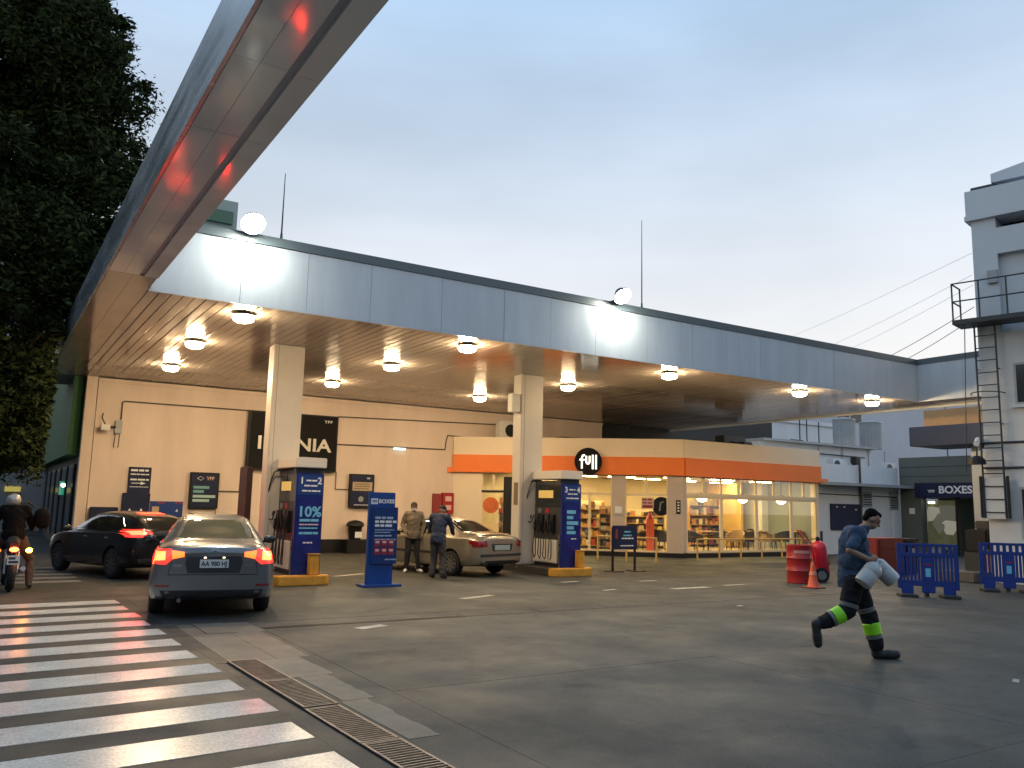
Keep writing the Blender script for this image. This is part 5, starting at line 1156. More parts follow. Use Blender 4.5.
class Car:
    def __init__(s, label, loc, rz, st, paint, wheels, rad=.315, tw=.21, rim=None, crease=()):
        s.t = thing('car', label, 'car', loc, rz)
        NP = 10
        vs, fs = [], []
        for (x, zb, zm, wm, zbe, wbe, zt, wt, drop) in st:
            half = [(0, zb), (wm * .62, zb), (wm * .93, zb + .03), (wm * .985, zb + .13), (wm, zm), (wbe, zbe), (wbe - .035, zbe + .025 if zt - zbe > .15 else zbe + (zt - zbe) * .25), (wt, zt - drop), (wt * .62, zt - drop * .22), (0, zt)]
            ring = half + [(-y, z) for y, z in half[-2:0:-1]]
            vs += [(x, y, z) for y, z in ring]
        n = 2 * (NP - 1)
        for i in range(len(st) - 1):
            for j in range(n): fs.append((i * n + j, (i + 1) * n + j, (i + 1) * n + (j + 1) % n, i * n + (j + 1) % n))
        # end caps as quad strips across
        def cap(b, flip):
            for j in range(NP - 1):
                a0, a1 = j, j + 1; c0, c1 = (n - j) % n, (n - j - 1) % n
                q = [b + a0, b + a1, b + c1, b + c0]; q = list(dict.fromkeys(q))
                if len(q) >= 3: fs.append(tuple(q if not flip else q[::-1]))
        cap(0, False); cap((len(st) - 1) * n, True)
        me = bpy.data.meshes.new('body'); me.from_pydata(vs, [], fs)
        bm = bmesh.new(); bm.from_mesh(me); bmesh.ops.recalc_face_normals(bm, faces=bm.faces)
        cl = bm.edges.layers.float.new('crease_edge')
        for e in bm.edges:
            i0, i1 = sorted((e.verts[0].index, e.verts[1].index))
            j0, j1 = i0 % n, i1 % n
            same = (i0 // n) != (i1 // n) and j0 == j1
            if same and j0 in (5, n - 5): e[cl] = .45
            if same and j0 in (2, n - 2): e[cl] = .5
            if (i0 // n) == (i1 // n) and (i0 // n) in crease: e[cl] = .4
        bm.to_mesh(me); bm.free()
        o = bpy.data.objects.new('body', me); COL.objects.link(o)
        md = o.modifiers.new('s', 'SUBSURF'); md.levels = md.render_levels = 3
        cu = MB()
        for wx, wy in wheels:
            for sg in (-1, 1): cu.cyl((wx, sg * (wy - .16), rad), (wx, sg * 1.3, rad), rad + .055, n=40)
        co = cu.build('cut', m_dkhole)
        bo = o.modifiers.new('b', 'BOOLEAN'); bo.object = co; bo.operation = 'DIFFERENCE'; bo.solver = 'EXACT'
        m2 = evalmesh(o); o.modifiers.clear(); o.data = m2; bpy.data.objects.remove(co)
        m2.materials.clear(); m2.materials.append(paint); m2.materials.append(m_dkhole); m2.name = 'body'
        for p_ in m2.polygons:
            p_.use_smooth = True
            c = p_.center; hit = False
            for wx, wy in wheels:
                dx, dz = c.x - wx, c.z - rad; rr_ = math.hypot(dx, dz)
                radial = V((dx, 0, dz)).normalized() if rr_ > 1e-4 else V((0, 0, 1))
                if rr_ < rad + .058 and (abs(p_.normal.dot(radial)) > .9 and rr_ > rad + .04 or abs(abs(c.y) - (wy - .16)) < .01): hit = True
            p_.material_index = 1 if hit else 0
        o.parent = s.t; s.body = o; autosmooth(o, 50)
        bm = bmesh.new(); bm.from_mesh(m2); s.bvh = BVHTree.FromBMesh(bm); bm.free()
        ty, rim_, spk = wheel_meshes(rad, rad * .66, tw, label, 9, rim)
        for wx, wy in wheels:
            for sg in (-1, 1):
                w_ = piece(ty, 'wheel', s.t, (wx, sg * (wy - tw / 2), rad)); w_.rotation_euler = (0, 0, 0 if sg < 0 else math.pi)
                piece(rim_, 'rim', w_); q = piece(spk, 'spokes', w_)
    def patch(s, name, poly, side, m, off=.004, cuts=5, parent=None, skirt=.012):
        bm = bmesh.new(); f = bm.faces.new([bm.verts.new((a, b, 0)) for a, b in poly])
        bmesh.ops.triangulate(bm, faces=[f])
        bmesh.ops.subdivide_edges(bm, edges=bm.edges, cuts=cuts, use_grid_fill=True)
        bmesh.ops.triangulate(bm, faces=bm.faces)
        D = {'rear': V((1, 0, 0)), 'front': V((-1, 0, 0)), 'left': V((0, -1, 0)), 'right': V((0, 1, 0)), 'top': V((0, 0, -1))}[side]
        for v in bm.verts:
            a, b = v.co.x, v.co.y
            org = {'rear': V((-6, a, b)), 'front': V((6, a, b)), 'left': V((a, 4, b)), 'right': V((a, -4, b)), 'top': V((a, b, 5))}[side]
            h, nrm, _, _ = s.bvh.ray_cast(org, D)
            if h is None:
                h2 = s.bvh.find_nearest(org + D * 5.5 if side in ('rear', 'front') else org + D * 3.3); h, nrm = h2[0], h2[1]
            if nrm.dot(D) > 0: nrm = -nrm
            v.co = h + nrm * off
        bd = [e for e in bm.edges if len(e.link_faces) == 1]
        ex = bmesh.ops.extrude_edge_only(bm, edges=bd)
        for v in [g for g in ex['geom'] if isinstance(g, bmesh.types.BMVert)]: v.co += D * (skirt + off)
        bmesh.ops.recalc_face_normals(bm, faces=bm.faces)
        # make sure they face outwards
        if sum((f.normal.dot(D) * f.calc_area()) for f in bm.faces) > 0: bmesh.ops.reverse_faces(bm, faces=bm.faces)
        me = bpy.data.meshes.new(name); bm.to_mesh(me); bm.free(); me.materials.append(m)
        for p_ in me.polygons: p_.use_smooth = True
        o = bpy.data.objects.new(name, me); COL.objects.link(o); o.parent = parent or s.t; autosmooth(o, 45); return o
    def seam(s, pts, side, w=.006, parent=None):
        for (a0, b0), (a1, b1) in zip(pts, pts[1:]):
            d_ = V((a1 - a0, b1 - b0)).normalized(); n_ = V((-d_.y, d_.x)) * w / 2
            s.patch('seam', [(a0 - n_.x, b0 - n_.y), (a1 - n_.x, b1 - n_.y), (a1 + n_.x, b1 + n_.y), (a0 + n_.x, b0 + n_.y)], side, m_dkhole, .0015, 6, s.body, .004)
    def mirror(s, x, y, z, m):
        for sg in (-1, 1):
            o = MB().ell((x, sg * (y + .10), z), (.06, .11, .075), 12, 8).build('mirror', m, s.t, smooth=True, local=True)
            MB().cyl((x + .02, sg * (y - .03), z - .05), (x, sg * (y + .06), z - .03), .025).build('stalk', m_black, o, local=True)
            MB().ell((x - .045, sg * (y + .10), z), (.02, .09, .06), 10, 6).build('mirror_glass', m_dkglass, o, smooth=True, local=True)
m_dkglass = mat('car_glass', (.012, .014, .014), .04, spec=.8, coat=.6)
m_litglass = mat('car_glass_lit', (.10, .10, .06), .05, spec=.8, coat=.7)  # opaque; yellow-green base paints in the lit wall showing in the glass
def paint_mat(n, c, metal=.55, r_=.32):
    m = mat(n, c, r_, metal, coat=.8); return m
def light_mat(n, base, e, es): return mat(n, base, .15, emit=e, es=es, coat=.8)
m_taillit = light_mat('tail_red_lit', (.35, .01, .01), (1, .018, .012), 5.0)
m_tailhot = light_mat('tail_hot', (.6, .1, .05), (1, .035, .008), 26)
m_brakehot = light_mat('brake_hot', (.6, .1, .05), (1, .014, .006), 46)
m_tailamb = light_mat('tail_amber', (.6, .12, .02), (1, .13, .02), 3.5)
m_taildull = mat('tail_red', (.22, .008, .008), .15, coat=.9)
m_plate = mat('number_plate', (.66, .67, .66), .45)
m_plastic = mat('bumper_plastic', (.018, .018, .02), .6)
rub = m_black
# ---------- grey three-box saloon, seen from behind
gy = paint_mat('grey_metallic', (.19, .195, .20))
GL = [  # x, zb, zm, wm, zbelt, wbelt, ztop, wtop, drop
    (-2.31, .40, .56, .62, .80, .62, .96, .45, .02), (-2.27, .30, .56, .80, .86, .78, 1.04, .58, .03), (-2.12, .25, .56, .885, .92, .83, 1.10, .64, .035), (-1.85, .23, .56, .90, .955, .84, 1.115, .66, .04),
    (-1.62, .22, .56, .90, .96, .84, 1.13, .66, .05), (-1.05, .21, .56, .895, .96, .84, 1.44, .57, .07), (-.55, .20, .56, .895, .955, .845, 1.505, .58, .07), (.1, .20, .56, .895, .945, .845, 1.51, .58, .07),
    (.55, .20, .56, .895, .94, .845, 1.44, .56, .07), (1.12, .20, .56, .895, .94, .84, 1.04, .66, .05), (1.5, .21, .56, .89, .90, .83, .97, .62, .04), (1.95, .22, .55, .86, .80, .80, .86, .55, .04), (2.22, .26, .52, .74, .68, .68, .72, .45, .03), (2.31, .34, .50, .56, .60, .52, .63, .35, .02)]
g = G(209, 611); view = math.atan2(g.y, g.x)
hd = view + R(1.5)
L = V((math.cos(hd), math.sin(hd), 0))
car = Car('grey metallic saloon seen from behind with its tail lights on', (g.x + L.x * 1.32, g.y + L.y * 1.32, 0), hd, GL, gy, [(-1.36, .875), (1.34, .875)], .325, .215, None, (1,))
car.patch('rear_window', [(-.60, 1.135), (.60, 1.135), (.55, 1.26), (.475, 1.405), (-.475, 1.405), (-.55, 1.26)], 'rear', m_litglass, .004, 8)
car.patch('windscreen', [(-.6, 1.07), (.6, 1.07), (.47, 1.40), (-.47, 1.40)], 'front', m_dkglass, .004, 6)
for sd in ('left', 'right'):
    w_ = car.patch('side_window', [(-1.2, 1.02), (-.35, 1.02), (-.35, 1.42), (-.75, 1.42)], sd, m_dkglass); car.patch('side_window', [(-.27, 1.02), (.85, 1.02), (.55, 1.24), (.3, 1.40), (-.27, 1.42)], sd, m_dkglass)
    car.seam([(-.31, .95), (-.31, .3)], sd); car.seam([(.78, .95), (.80, .3)], sd)
for sg in (1, -1):
    tl = car.patch('tail_light', [(sg * .845, .80), (sg * .85, .98), (sg * .60, 1.00), (sg * .58, .86), (sg * .66, .79)], 'rear', m_taillit, .008, 6, skirt=.02)
    car.patch('lamp_core', [(sg * .81, .84), (sg * .81, .955), (sg * .67, .965), (sg * .67, .85)], 'rear', m_tailhot, .013, 4, tl)
    tl = car.patch('tail_light', [(sg * .575, .865), (sg * .595, .985), (sg * .42, .965), (sg * .41, .90)], 'rear', m_tailamb, .008, 5, skirt=.02)
    car.patch('reflector', [(sg * .80, .47), (sg * .80, .50), (sg * .60, .50), (sg * .60, .47)], 'rear', m_taildull, .005, 3)
    MB().ell((-2.285, sg * .13, .885), (.03, .035, .018)).build('plate_lamp', mat('plate_lamp', (1, .9, .7), .4, emit=(1, .75, .4), es=5), car.t, local=True)
car.patch('chrome_strip', [(-.42, .905), (.42, .905), (.41, .955), (-.41, .955)], 'rear', m_chrome, .012, 8)
car.patch('plate_recess', [(-.36, .66), (.36, .66), (.40, .80), (.385, .895), (-.385, .895), (-.40, .80)], 'rear', mat('recess_grey', (.035, .037, .042), .4), .002, 5)
pl = MB().box(-2.345, -2.332, -.20, .20, .74, .86).build('number_plate', m_plate, car.t, local=True)
FPt = wmat(car.t) @ frame((-2.346, 0, .795), (0, -1, 0), (0, 0, 1))
text('AA 980 HJ', .095, FPt, mat('plate_ink', (.02, .02, .03), .5), pl, bold=.0025, depth=.001, sx=.86)
bd_ = MB(); bd_.tube([(-2.305, -.05, 1.0), (-2.31, 0, 1.03), (-2.305, .05, 1.0)], .009, 6); bd_.tube([(-2.32, -.05, .97), (-2.325, 0, 1.0), (-2.32, .05, .97)], .009, 6); bd_.build('badge', m_chrome, car.t, local=True)
car.seam([(-.62, .64), (.62, .64)], 'rear', .010); car.seam([(-.62, .64), (-.585, .85)], 'rear', .008); car.seam([(.62, .64), (.585, .85)], 'rear', .008)
car.patch('bumper_insert', [(-.66, .30), (.66, .30), (.72, .42), (-.72, .42)], 'rear', m_plastic, .003, 6)
for sg in (1, -1): car.patch('lettering', [(sg * .56, .76), (sg * .44, .76), (sg * .44, .785), (sg * .56, .785)], 'rear', m_chrome, .004, 2)
car.mirror(.62, .92, 1.03, m_black)
MB().cyl((-.75, 0, 1.49), (-.9, 0, 1.72), .006, .003).build('aerial', m_black, car.t, local=True)
MB().tube([(-2.22, .45, .30), (-2.36, .45, .28)], .03, 8).build('exhaust', m_steel, car.t, local=True)
# ---------- black hatchback, seen from the rear left
bk = mat('black_paint', (.006, .0065, .010), .25, .0, spec=.35, coat=.25)
BL = [(x, zb, zm, wm, zbe * .975, wbe, zt * .96, wt, dr) for (x, zb, zm, wm, zbe, wbe, zt, wt, dr) in [(-2.16, .42, .58, .60, .82, .60, .98, .42, .03), (-2.12, .32, .58, .80, .90, .76, 1.10, .56, .03), (-1.98, .25, .58, .895, .98, .82, 1.20, .58, .04), (-1.72, .23, .58, .905, 1.00, .84, 1.36, .56, .06),
      (-1.35, .22, .58, .905, .995, .845, 1.44, .57, .07), (-.7, .21, .57, .90, .97, .845, 1.485, .58, .07), (0, .20, .57, .90, .95, .845, 1.49, .58, .07), (.5, .20, .57, .90, .94, .845, 1.42, .56, .07),
      (1.15, .20, .57, .90, .93, .84, 1.02, .66, .05), (1.5, .21, .56, .89, .89, .83, .95, .62, .04), (1.92, .22, .55, .86, .79, .80, .85, .55, .04), (2.12, .26, .52, .74, .68, .68, .72, .45, .03), (2.20, .34, .50, .56, .60, .52, .63, .35, .02)]]
pr, pf = G(108.5, 579), G(54.5, 571.0)
hd = math.atan2(pf.y - pr.y, pf.x - pr.x) - R(1)
L = V((math.cos(hd), math.sin(hd), 0)); N_ = V((-L.y, L.x, 0))        # N_ = left
c0 = V((pr.x, pr.y, 0)) + L * 1.30 - N_ * .88
car = Car('black hatchback turning off the street, seen from its rear left with brake lights on', tuple(c0), hd, BL, bk, [(-1.30, .88), (1.32, .88)], .325, .215, mat('rim_grey', (.14, .14, .15), .4, .8), (1,))
car.patch('rear_window', [(-.56, 1.07), (.56, 1.07), (.47, 1.335), (-.47, 1.335)], 'rear', m_dkglass, .004, 8)
car.patch('windscreen', [(-.6, 1.05), (.6, 1.05), (.47, 1.32), (-.47, 1.32)], 'front', m_dkglass, .004, 6)
for sd in ('left', 'right'):
    car.patch('side_window', [(-1.45, 1.12), (-1.2, 1.04), (-.42, 1.02), (-.42, 1.345), (-1.0, 1.33)], sd, m_dkglass); car.patch('side_window', [(-.34, 1.02), (.85, 1.01), (.5, 1.24), (.25, 1.32), (-.34, 1.345)], sd, m_dkglass)
    car.patch('window_trim', [(-1.45, 1.0), (.95, .985), (.95, 1.0), (-1.45, 1.015)], sd, m_chrome, .004, 6)
    car.seam([(-.38, .95), (-.38, .3)], sd); car.seam([(.78, .95), (.80, .3)], sd); car.seam([(-1.3, .9), (-1.0, .5), (-.95, .3)], sd)
    for x in (-1.0, .0): car.patch('handle', [(x - .09, .84), (x + .09, .84), (x + .09, .87), (x - .09, .87)], sd, m_chrome, .012, 3)
for sg in (1, -1):
    tl = car.patch('tail_light', [(sg * .84, .90), (sg * .84, 1.04), (sg * .56, 1.06), (sg * .42, .99), (sg * .50, .90)], 'rear', m_taillit, .010, 6, skirt=.03)
    car.patch('lamp_core', [(sg * .80, .94), (sg * .80, 1.015), (sg * .58, 1.03), (sg * .54, .95)], 'rear', m_brakehot, .016, 4, tl)
    tl = car.patch('tail_light', [(-2.02, .92), (-1.76, .98), (-1.74, 1.05), (-2.02, 1.05)], 'left' if sg > 0 else 'right', m_taillit, .008, 5)
    tl = car.patch('headlight', [(sg * .78, .66), (sg * .80, .78), (sg * .5, .74), (sg * .45, .64)], 'front', mat('headlight', (.5, .5, .5), .1, coat=1., emit=(1, .9, .75), es=.8), .006, 5)
    tl = car.patch('headlight', [(1.72, .80), (2.02, .70), (2.0, .78), (1.75, .86)], 'left' if sg > 0 else 'right', mat('headlight', (.5, .5, .5)), .006, 5)
car.patch('brake_lamp', [(-.26, 1.362), (.26, 1.362), (.25, 1.39), (-.25, 1.39)], 'rear', light_mat('brake_lamp', (.5, .02, .01), (1, .03, .01), 12), .012, 4)
car.patch('number_plate', [(-.26, .70), (.26, .70), (.26, .82), (-.26, .82)], 'rear', m_plate, .006, 3)
car.patch('bumper_insert', [(-.66, .32), (.66, .32), (.72, .46), (-.72, .46)], 'rear', m_plastic, .003, 6)
car.mirror(.62, .92, 1.02, bk)
# ---------- champagne saloon at the second pump
cp_ = paint_mat('champagne_metallic', (.34, .30, .23), .6, .3)
CL = [(-2.23, .42, .56, .60, .78, .60, .92, .45, .02), (-2.19, .32, .56, .76, .84, .74, .99, .56, .03), (-2.05, .26, .56, .83, .89, .79, 1.03, .62, .035), (-1.75, .24, .56, .86, .915, .81, 1.05, .64, .04),
      (-1.48, .22, .56, .865, .92, .81, 1.06, .64, .05), (-.92, .21, .56, .865, .92, .81, 1.36, .54, .07), (-.45, .20, .56, .865, .915, .81, 1.425, .55, .07), (.15, .20, .56, .865, .91, .81, 1.43, .55, .07),
      (.55, .20, .56, .865, .905, .81, 1.36, .53, .07), (1.12, .20, .56, .865, .90, .80, 1.00, .62, .05), (1.5, .21, .56, .86, .86, .79, .93, .58, .04), (1.9, .22, .55, .83, .78, .76, .83, .52, .04), (2.15, .26, .52, .72, .66, .66, .70, .44, .03), (2.23, .34, .50, .55, .58, .5, .61, .35, .02)]
pl_, prr = G(446, 576), G(500, 573)
hd = math.atan2(prr.y - pl_.y, prr.x - pl_.x) + R(90 + 4)
L = V((math.cos(hd), math.sin(hd), 0)); N_ = V((-L.y, L.x, 0))
c0 = (V((pl_.x, pl_.y, 0)) + V((prr.x, prr.y, 0))) / 2 + L * 1.28
car = Car('champagne saloon being filled at the second pump', tuple(c0), hd, CL, cp_, [(-1.28, .845), (1.30, .845)], .305, .20, mat('alloy', (.42, .42, .43), .3, .9), (1,))
car.patch('rear_window', [(-.57, 1.075), (.57, 1.075), (.50, 1.20), (.44, 1.325), (-.44, 1.325), (-.50, 1.20)], 'rear', m_dkglass, .004, 8)
car.patch('windscreen', [(-.56, 1.03), (.56, 1.03), (.45, 1.33), (-.45, 1.33)], 'front', m_dkglass, .004, 6)
for sd in ('left', 'right'):
    car.patch('side_window', [(-1.02, .99), (-.32, .98), (-.32, 1.345), (-.66, 1.335)], sd, m_dkglass); car.patch('side_window', [(-.24, .98), (.82, .97), (.5, 1.20), (.28, 1.32), (-.24, 1.345)], sd, m_dkglass)
    car.seam([(-.28, .92), (-.28, .3)], sd); car.seam([(.75, .92), (.77, .3)], sd); car.patch('rub_strip', [(-.95, .52), (.95, .52), (.95, .57), (-.95, .57)], sd, m_plastic, .01, 6)
    for x in (-.85, .1): car.patch('handle', [(x - .08, .81), (x + .08, .81), (x + .08, .835), (x - .08, .835)], sd, m_black, .012, 3)
for sg in (1, -1):
    car.patch('tail_light', [(sg * .80, .72), (sg * .80, .86), (sg * .54, .885), (sg * .52, .74)], 'rear', m_taildull, .008, 6, skirt=.03)
    car.patch('tail_light', [(-2.08, .75), (-1.86, .82), (-1.86, .87), (-2.08, .87)], 'left' if sg > 0 else 'right', m_taildull, .008, 5)
car.patch('plate_recess', [(-.34, .63), (.34, .63), (.38, .80), (-.38, .80)], 'rear', mat('recess_dark', (.02, .02, .02), .5), .002, 4)
car.patch('number_plate', [(-.27, .65), (.27, .65), (.27, .77), (-.27, .77)], 'rear', mat('pale_plate', (.34, .40, .38), .4), .012, 3)
FPt = wmat(car.t) @ frame((-2.262, 0, .715), (0, -1, 0), (0, 0, 1))
text('HFK 407', .085, FPt, mat('plate_ink'  , (.02, .02, .03)), car.t, bold=.002, depth=.001, sx=.95) if False else None
car.patch('rub_strip', [(-.72, .50), (.72, .50), (.72, .56), (-.72, .56)], 'rear', m_plastic, .012, 6)
car.patch('bumper_insert', [(-.66, .30), (.66, .30), (.70, .40), (-.70, .40)], 'rear', m_plastic, .003, 5)
car.patch('trunk_spoiler', [(-.62, 1.0), (.62, 1.0), (.60, 1.035), (-.60, 1.035)], 'rear', cp_, .02, 6)
car.mirror(.60, .88, .99, cp_)
MB().cyl((-2.2, -.45, .26), (-2.3, -.45, .25), .025).build('exhaust', m_steel, car.t, local=True)
# ================================================================== people
m_skin = mat('skin', (.30, .17, .11), .55, var=.06, scale=12); m_hair = mat('dark_hair', (.006, .005, .005), .9, var=.3, scale=60, bump=.4, spec=.1)
def blob(name, shapes, m, parent, vox=.014, smooth=4, cut=None, fold=0.):
    mb = MB()
    for s_ in shapes:
        if s_[0] == 'c':
            _, p0, r0, p1, r1 = s_; p0, p1 = V(p0), V(p1)
            mb.cyl(p0, p1, r0, r1, 14); mb.ell(p0, (r0,) * 3, 14, 8); mb.ell(p1, (r1,) * 3, 14, 8)
        else:
            _, c, rad, rot = s_; mb.ell(c, rad, 18, 12, rot)
    o = mb.build(name, m, parent, local=True)
    rm = o.modifiers.new('r', 'REMESH'); rm.mode = 'VOXEL'; rm.voxel_size = vox
    if smooth: sm = o.modifiers.new('s', 'SMOOTH'); sm.factor = .5; sm.iterations = smooth
    me = evalmesh(o); o.modifiers.clear(); o.data = me; me.name = name
    me.materials.clear(); me.materials.append(m)
    if fold:
        ns = [v.normal.copy() for v in me.vertices]
        for v, n_ in zip(me.vertices, ns):
            p_ = v.co; k = (1 - abs(mnoise.noise(V((p_.x * 6, p_.y * 6, p_.z * 8 + 4 * p_.x))))) ** 3 - .45
            v.co = p_ + n_ * fold * (k * 1.6 + .5 * mnoise.noise(p_ * 24))
    if cut:
        bm = bmesh.new(); bm.from_mesh(me)
        for co, no in cut: bmesh.ops.bisect_plane(bm, geom=bm.verts[:] + bm.edges[:] + bm.faces[:], plane_co=co, plane_no=no, clear_outer=True)
        bm.to_mesh(me); bm.free()
    for p_ in me.polygons: p_.use_smooth = True
    return o
def hand(wr, d_, curl, side, pn):
    """capsules for a palm and five fingers: wr wrist, d_ pointing direction, pn palm normal (towards the held thing), side = thumb direction"""
    d_, pn, side = V(d_).normalized(), V(pn).normalized(), V(side).normalized(); out = []
    k = V(wr) + d_ * .085
    out.append(('c', V(wr) + d_ * .02, .026, k - side * -.012, .030)); out.append(('c', V(wr) + d_ * .03, .024, k - side * .018, .026))
    for i, (o_, l_) in enumerate(((.030, .070), (.011, .080), (-.009, .074), (-.028, .058))):
        b = k + side * o_; a1 = R(20 + 45 * curl); a2 = R(40 + 110 * curl)
        q1 = b + (d_ * math.cos(a1) + pn * math.sin(a1)) * l_ * .55; q2 = q1 + (d_ * math.cos(a2) + pn * math.sin(a2)) * l_ * .5
        out += [('c', b, .0105, q1, .0095), ('c', q1, .0095, q2, .008)]
    b = V(wr) + d_ * .035 + side * .028; q1 = b + (d_ * .6 + side * .7).normalized() * .04; q2 = q1 + (d_ * .8 + pn * .6).normalized() * .032
    out += [('c', b, .013, q1, .011), ('c', q1, .011, q2, .009)]
    return out
def head(c, fwd, up=(0, 0, 1)):
    f = V(fwd).normalized(); u = V(up); u = (u - f * u.dot(f)).normalized(); r_ = f.cross(u); rot = M((r_, f, u)).transposed()
    at_ = lambda x, y, z: V(c) + rot @ V((x, y, z))
    sh = [('e', at_(0, -.01, .02), (.076, .096, .105), rot), ('e', at_(0, .025, -.055), (.058, .068, .062), rot), ('c', at_(0, .085, .012), .012, at_(0, .108, -.022), .016),
          ('e', at_(-.078, -.005, -.005), (.012, .022, .032), rot), ('e', at_(.078, -.005, -.005), (.012, .022, .032), rot), ('c', at_(-.03, .083, -.062), .010, at_(.03, .083, -.062), .010), ('c', at_(-.045, .082, .03), .010, at_(.045, .082, .03), .010)]
    return sh, at_, rot
def torso_shapes(J, g=0., belly=0.):
    pel, ch, nk = V(J['pelvis']), V(J['chest']), V(J['neck']); sl, sr = V(J['shl']), V(J['shr']); side = (sr - sl).normalized(); mid = pel.lerp(ch, .5)
    up = (ch - pel).normalized(); fw = up.cross(side).normalized() * -1; rot = M((side, -fw, up)).transposed()
    return [('e', pel, (.165 + g, .115 + g, .13 + g), rot), ('e', mid, (.152 + g + belly, .11 + g + belly, .17), rot), ('e', ch, (.175 + g, .118 + g, .18), rot),
            ('c', sl + side * .03, .062 + g, sr - side * .03, .062 + g), ('c', ch + up * .08, .10 + g, nk, .055 + g * .5), ('c', pel, .13 + g, ch, .135 + g)], rot
def person(label, loc, rz, J, look, props=None):
    t = thing('person', label, 'person', loc, rz)
    hs, hat, hrot = head(J['head'], J['gaze'], J.get('hup', (0, 0, 1)))
    tor, trot = torso_shapes(J)
    arms, legs = [], []
    for s_ in 'lr':
        arms += [('c', J['sh' + s_], .052, J['el' + s_], .042), ('c', J['el' + s_], .041, J['wr' + s_], .028)]
        arms += hand(J['wr' + s_], J['hd' + s_], look.get('curl', .45), J['thumb' + s_], J['palm' + s_])
        legs += [('c', J['hip' + s_], .088, J['kn' + s_], .056), ('c', J['kn' + s_], .056, J['an' + s_], .038)]
    body = blob('body', hs + tor + arms + legs + [('c', J['neck'], .052, V(J['head']) - V(J['gaze']).normalized() * .02 - V((0, 0, .06)), .055)], look.get('skin', m_skin), t, look.get('vox', .011), 2)
    if 'eyes' in look or True:
        for x in (-.031, .031): MB().ell(hat(x, .086, .006), (.011, .007, .007), 8, 6, hrot).build('eye', m_black, body, local=True)
    # jacket or shirt
    g = look.get('loose', .018);  sh_, _ = torso_shapes(J, g, look.get('belly', 0)); sl = look.get('sleeve', 1.0)
    for s_ in 'lr':
        A, B, C_ = V(J['sh' + s_]), V(J['el' + s_]), V(J['wr' + s_])
        if sl < 1: sh_ += [('c', A, .070, A.lerp(B, sl), .064)]
        else: sh_ += [('c', A, .068, B, .060), ('c', B, .058, B.lerp(C_, .93), .046)]
    pel = V(J['pelvis']); up = (V(J['chest']) - pel).normalized()
    sh_.append(('c', pel + up * .02, .15 + g, pel - up * look.get('hem', .04), .15 + g))
    top = blob('jacket' if sl >= 1 else 'shirt', sh_, look['top'], t, .013, 3, [(pel - up * (look.get('hem', .04) + .07), -up), (V(J['neck']) + up * .03, up)], fold=.008)
    # trousers
    tr_ = [('c', pel - (V(J['hipr']) - V(J['hipl'])).normalized() * .05, .135, pel + (V(J['hipr']) - V(J['hipl'])).normalized() * .05, .135)]
    for s_ in 'lr':
        A, B, C_ = V(J['hip' + s_]), V(J['kn' + s_]), V(J['an' + s_]); kr = look.get('knee', .080); tr_ += [('c', A, look.get('thigh', .112), B, kr), ('c', B, kr, B.lerp(C_, .92), look.get('cuff', .068))]
    blob('trousers', tr_, look['pants'], t, .013, 3, fold=.008)
    for s_ in 'lr':
        A, T_ = V(J['an' + s_]), V(J['toe' + s_]); d_ = (T_ - A); sole = look.get('sole', V((0, 0, -1)))
        k = V(J.get('heel' + s_, A + V((0, 0, -.03)) - (T_ - A).normalized() * .03))
        bf = look.get('boot', 1.); Kn = V(J['kn' + s_]); blob('shoe', [('c', A.lerp(Kn, .12 if bf > 1 else 0), .046 * bf, A.lerp(k, .5), .05 * bf), ('c', k, .042 * bf, T_, .040 * bf), ('c', k.lerp(T_, .6), .046 * bf, T_, .040 * bf)], look['shoes'], t, .010, 2)
    return t, hat, hrot, J
def cap_hair(t, hat, hrot, kind, m):
    if kind == 'hair':
        return blob('hair', [('e', hat(0, -.035, .045), (.083, .084, .084), hrot), ('e', hat(0, .02, .088), (.062, .06, .034), hrot), ('e', hat(0, -.065, -.01), (.068, .045, .06), hrot)], m, t, .011, 2)
    o = blob('cap', [('e', hat(0, -.012, .055), (.087, .105, .085), hrot)], m, t, .011, 2); blob('visor', [('c', hat(-.045, .10, .055), .012, hat(.045, .10, .055), .012), ('c', hat(-.03, .15, .045), .010, hat(.03, .15, .045), .010), ('c', hat(0, .10, .055), .012, hat(0, .155, .045), .010), ('c', hat(-.045, .10, .055), .011, hat(-.03, .15, .045), .010), ('c', hat(.045, .10, .055), .011, hat(.03, .15, .045), .010)], m, t, .007, 1)
    return o
# ---- the runner: local +x is his way, +y to his left (away from the camera), z up
ft = G(868, 659.5); rt_dir = V((RM[0][0], RM[1][0], 0)).normalized()
J = dict(pelvis=(-.13, 0, .97), chest=(-.12, 0, 1.36), neck=(.0, 0, 1.56), head=(.115, 0, 1.67), gaze=(.80, -.10, -.55), hup=(.5, 0, .85),
         shr=(-.15, -.21, 1.49), elr=(-.30, -.31, 1.30), wrr=(-.06, -.28, 1.20), hdr=(1, .15, .05), thumbr=(.2, .3, 1), palmr=(0, .6, -1),
         shl=(-.06, .21, 1.49), ell=(-.10, .31, 1.25), wrl=(.06, .16, 1.21), hdl=(1, -.35, .0), thumbl=(.2, -.3, 1), palml=(0, -.6, -1),
         hipr=(-.17, -.10, .92), knr=(-.27, -.11, .58), anr=(-.58, -.12, .43), toer=(-.64, -.12, .19), heelr=(-.66, -.12, .42),
         hipl=(-.08, .10, .92), knl=(.07, .09, .50), anl=(.15, .08, .12), toel=(.38, .08, .052), heell=(.13, .08, .050))
m_tshirt = mat('blue_tshirt', (.045, .075, .13), .85, var=.15, scale=9, bump=.6, bscale=14, spec=.15); m_work = mat('work_trousers', (.018, .019, .021), .9, var=.25, scale=8, bump=.6, bscale=14, spec=.15)
m_boot = mat('work_boot', (.022, .021, .021), .7, var=.2, scale=10)
